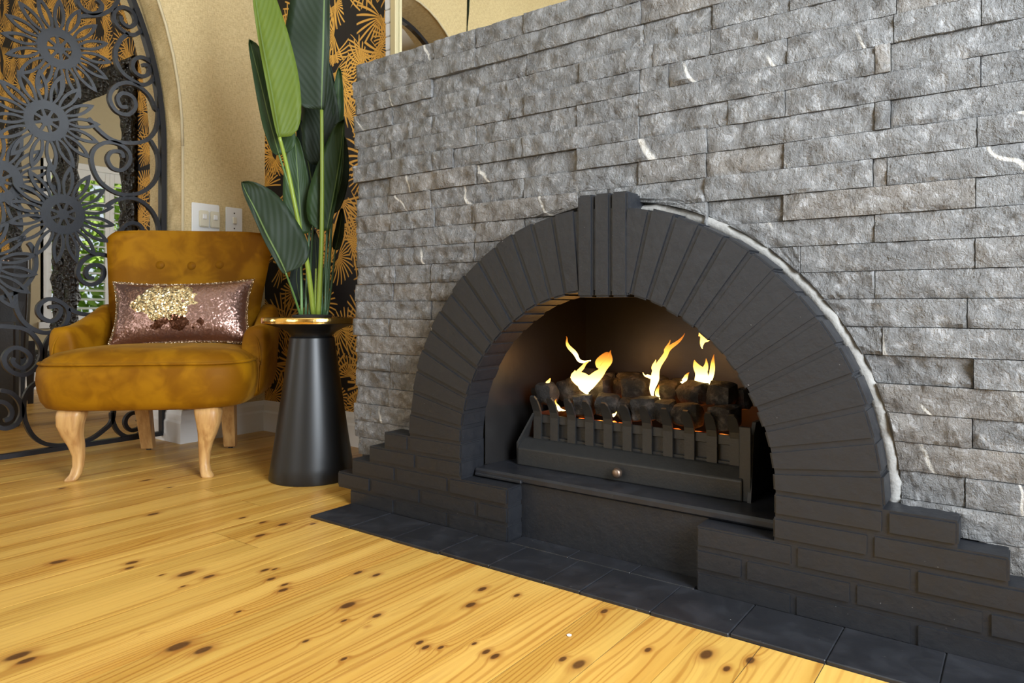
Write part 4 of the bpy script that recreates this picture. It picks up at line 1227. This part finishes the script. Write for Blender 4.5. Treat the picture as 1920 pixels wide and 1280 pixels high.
for k in range(8):
    a = 2*math.pi*k/8 + .2
    ca, sa = math.cos(a), math.sin(a)
    o0 = len(fl_bm_V); w = .0052
    for x in (-.0035, .0035):
        for r, s in ((.015, -1), (.054, -1), (.054, 1), (.015, 1)):
            fl_bm_V.append((x, r*ca - s*w*sa, r*sa + s*w*ca))
    fl_bm_F += [tuple(q + o0 for q in f) for f in ((4,5,6,7),(3,2,1,0),(0,1,5,4),(1,2,6,5),(2,3,7,6),(3,0,4,7))]
pV, pF = petal_geo(.073, .192, .0205, .0108, .004)
flower0 = None; petal0 = None
fl_pos = [(y, z) for y, z in FLOWERS] + [(2*AYC - y, z) for y, z in FLOWERS[:3]] + [(AYC, 1.90), (AYC + .02, .72)]
for fi, (y, z) in enumerate(fl_pos):
    if flower0 is None:
        flower0 = mesh('sunflower', fl_bm_V, fl_bm_F, M['gate'], gate); fo = flower0
    else:
        fo = flower0.copy(); link(fo, gate)
    fo.location = (.008 + .0105*(fi % 3), y - AYC, z)
    fo.rotation_euler = (.13*fi, 0, 0)
    for k in range(16):
        if petal0 is None:
            petal0 = mesh('petal', pV, pF, M['gate'], fo); po = petal0
        else:
            po = petal0.copy(); link(po, fo)
        po.rotation_euler = (2*math.pi*k/16, 0, 0)
        po.location = (.0012*(k % 2), 0, 0)

# ================================================================== switches on the left wall
def plate(name, lab, cat, y0, y1, z0, z1):
    t = thing(name, lab, cat, (LW, (y0 + y1)/2, (z0 + z1)/2))
    w, hh = (y1 - y0)/2, (z1 - z0)/2
    box('cover_plate', (0, .007, -w, w, -hh, hh), M['plastic'], t, .0025, 2)
    return t
t = plate('light_switch', 'square white plate with two ivory rocker units', 'light switch', 1.574, 1.700, .893, 1.018)
for cy in (-.012, .038):
    rk = box('rocker_unit', (.006, .017, cy - .022, cy + .022, -.040, .032), M['ivory'], t, .004, 2)
    sw = box('rocker', (.016, .021, cy - .009, cy + .009, -.006, .016), M['plastic'], rk, .002)
t = plate('toggle_switch', 'narrow white single toggle switch plate beside the square one', 'light switch', 1.730, 1.811, .897, 1.016)
box('rocker', (.006, .014, -.009, .009, -.014, .016), M['ivory'], t, .002)
for z in (-.034, .034):
    s = lathe('screw', [(0, 0), (.0035, 0), (.003, .0012), (0, .0015)], M['screw'], t, 12)
    s.rotation_euler = (0, R90, 0); s.location = (.007, 0, z)

# ================================================================== overmantel mirror
om = thing('overmantel_mirror', 'large mirror with gilt strip and pale stone edging above the fireplace', 'mirror', (-1.93, 1.86, 1.36))
box('glass', (.030, 1.75, -.004, .0, 0, 1.2), M['silver'], om)
box('gilt_strip', (.004, .034, -.022, -.004, -.02, 1.22), M['champagne'], om, .003)
box('backing', (-.022, 1.76, .0, .060, -.02, 1.22), M['darkmortar'], om)
for k in range(24):
    box('edging_stone', (-.026 - rnd.uniform(0, .004), .006, -.018, .05, -.02 + k*CH + .0008, -.02 + (k+1)*CH - .0008), M['palestone'], om, .003)

# ================================================================== far room: two carved mirrors
def carved_mirror(x0, x1, lab):
    w = (x1 - x0)/2; zt = 2.0; zb = .12
    t = thing('carved_mirror', lab, 'mirror', ((x0 + x1)/2, BW - .002, zb), 0, 'carved black mirrors in the far room')
    hgt = zt - zb
    fw = .155
    prof = [(0, 0), (0, -.018), (.012, -.030), (.030, -.026), (.050, -.042), (.075, -.050), (.100, -.040), (.118, -.030), (.135, -.034), (.150, -.018), (fw, -.012), (fw, 0)]
    for (a, b) in (((-w, 0), (w, 0)), ((w, 0), (w, hgt)), ((w, hgt), (-w, hgt)), ((-w, hgt), (-w, 0))):
        A = Vector((a[0], a[1])); B = Vector((b[0], b[1]))
        d = (B - A).normalized(); nn = Vector((-d.y, d.x))
        rings = []
        m = 26
        for i in range(m + 1):
            row = []
            for (o, y) in prof:
                s = o                                      # mitred ends
                p = A.lerp(B, i/m)
                if i == 0: p = A + d*s
                elif i == m: p = B - d*s
                else:
                    L = (B - A).length
                    p = A + d*(s + (L - 2*s)*i/m)
                car = 1 + (.32*math.sin(i*2.6) + .22*math.sin(i*5.1 + o*40)) if 0.01 < o < fw - .01 else 1
                q = p + nn*o
                row.append((q.x, y*car, q.y))
            rings.append(row)
        V, Fc = loft(rings)
        mesh('frame_rail' if abs(d.x) > .5 else 'frame_stile', V, Fc, M['ornate'], t, True)
    box('glass', (-w + fw - .01, w - fw + .01, -.012, -.006, fw - .01, hgt - fw + .01), M['silver'], t)
    box('backing', (-w + .01, w - .01, -.005, 0, .01, hgt - .01), M['darkmortar'], t)
    return t
carved_mirror(-5.00, -4.075, 'carved black framed mirror nearer the gate reflecting the shuttered window')
carved_mirror(-5.94, -5.02, 'carved black framed mirror farther left behind the leather chair')
# black leather dining chair
lc = thing('leather_dining_chair', 'black leather dining chair with brass ring seen through the gate', 'chair', (-4.38, 1.26, 0), math.radians(-24))
rings = []
for z, x, th, hw in ((.30, .0, .05, .215), (.45, .0, .055, .222), (.60, -.005, .052, .228), (.75, .004, .048, .232), (.83, .015, .044, .232), (.846, .017, .030, .226)):
    rings.append([(x - th, -hw, z), (x + th*.6, -hw*.97, z), (x + th, -hw*.7, z), (x + th, hw*.7, z), (x + th*.6, hw*.97, z), (x - th, hw, z)])
V, Fc = loft(rings); o = mesh('backrest', V, Fc, M['leather'], lc)
md = o.modifiers.new('b', 'BEVEL'); md.width = .008; md.segments = 2
box('seat', (-.50, .03, -.225, .225, .36, .47), M['leather'], lc, .02, 3)
for x, y in ((-.02, -.19), (-.02, .19), (-.45, -.19), (-.45, .19)):
    dx = .05 if x > -.1 else -.02
    V, Fc = loft([[(x + dx - .014, y - .014, 0), (x + dx + .014, y - .014, 0), (x + dx + .014, y + .014, 0), (x + dx - .014, y + .014, 0)],
                  [(x - .024, y - .024, .37), (x + .024, y - .024, .37), (x + .024, y + .024, .37), (x - .024, y + .024, .37)]])
    mesh('leg', V, Fc, M['leather'], lc)
ring = tube('ring_pull', [(.062, .018*math.cos(a), .680 + .024*math.sin(a)) for a in [2*math.pi*i/20 for i in range(20)]], .0045, M['gold'], lc, 8, up=(1, 0, 0), closed=True)
lathe('ring_boss', [(0, 0), (.011, 0), (.009, .007), (0, .010)], M['gold'], lc, 16).location = (.052, 0, .704)
lc.children[-1].rotation_euler = (0, R90, 0)
nail = None
for i in range(20):
    y = -.205 + .41*i/19
    if nail is None:
        nail = lathe('nail_head', [(0, 0), (.006, 0), (.0045, .003), (0, .004)], M['bronze'], lc, 8); q = nail
    else:
        q = nail.copy(); link(q, lc)
    q.location = (.055 if abs(y) < .16 else .044, y, .812); q.rotation_euler = (0, R90, 0)

# scrap of white lint on the boards
fl = lathe('paper_fleck', [(0, 0), (.0042, 0), (.0045, .0008), (.003, .0016), (0, .0018)], M['lint'], None, 12, (-.645, 1.044, .0006))
tag(fl, 'tiny white paper fleck on the pine floorboards', 'scrap')
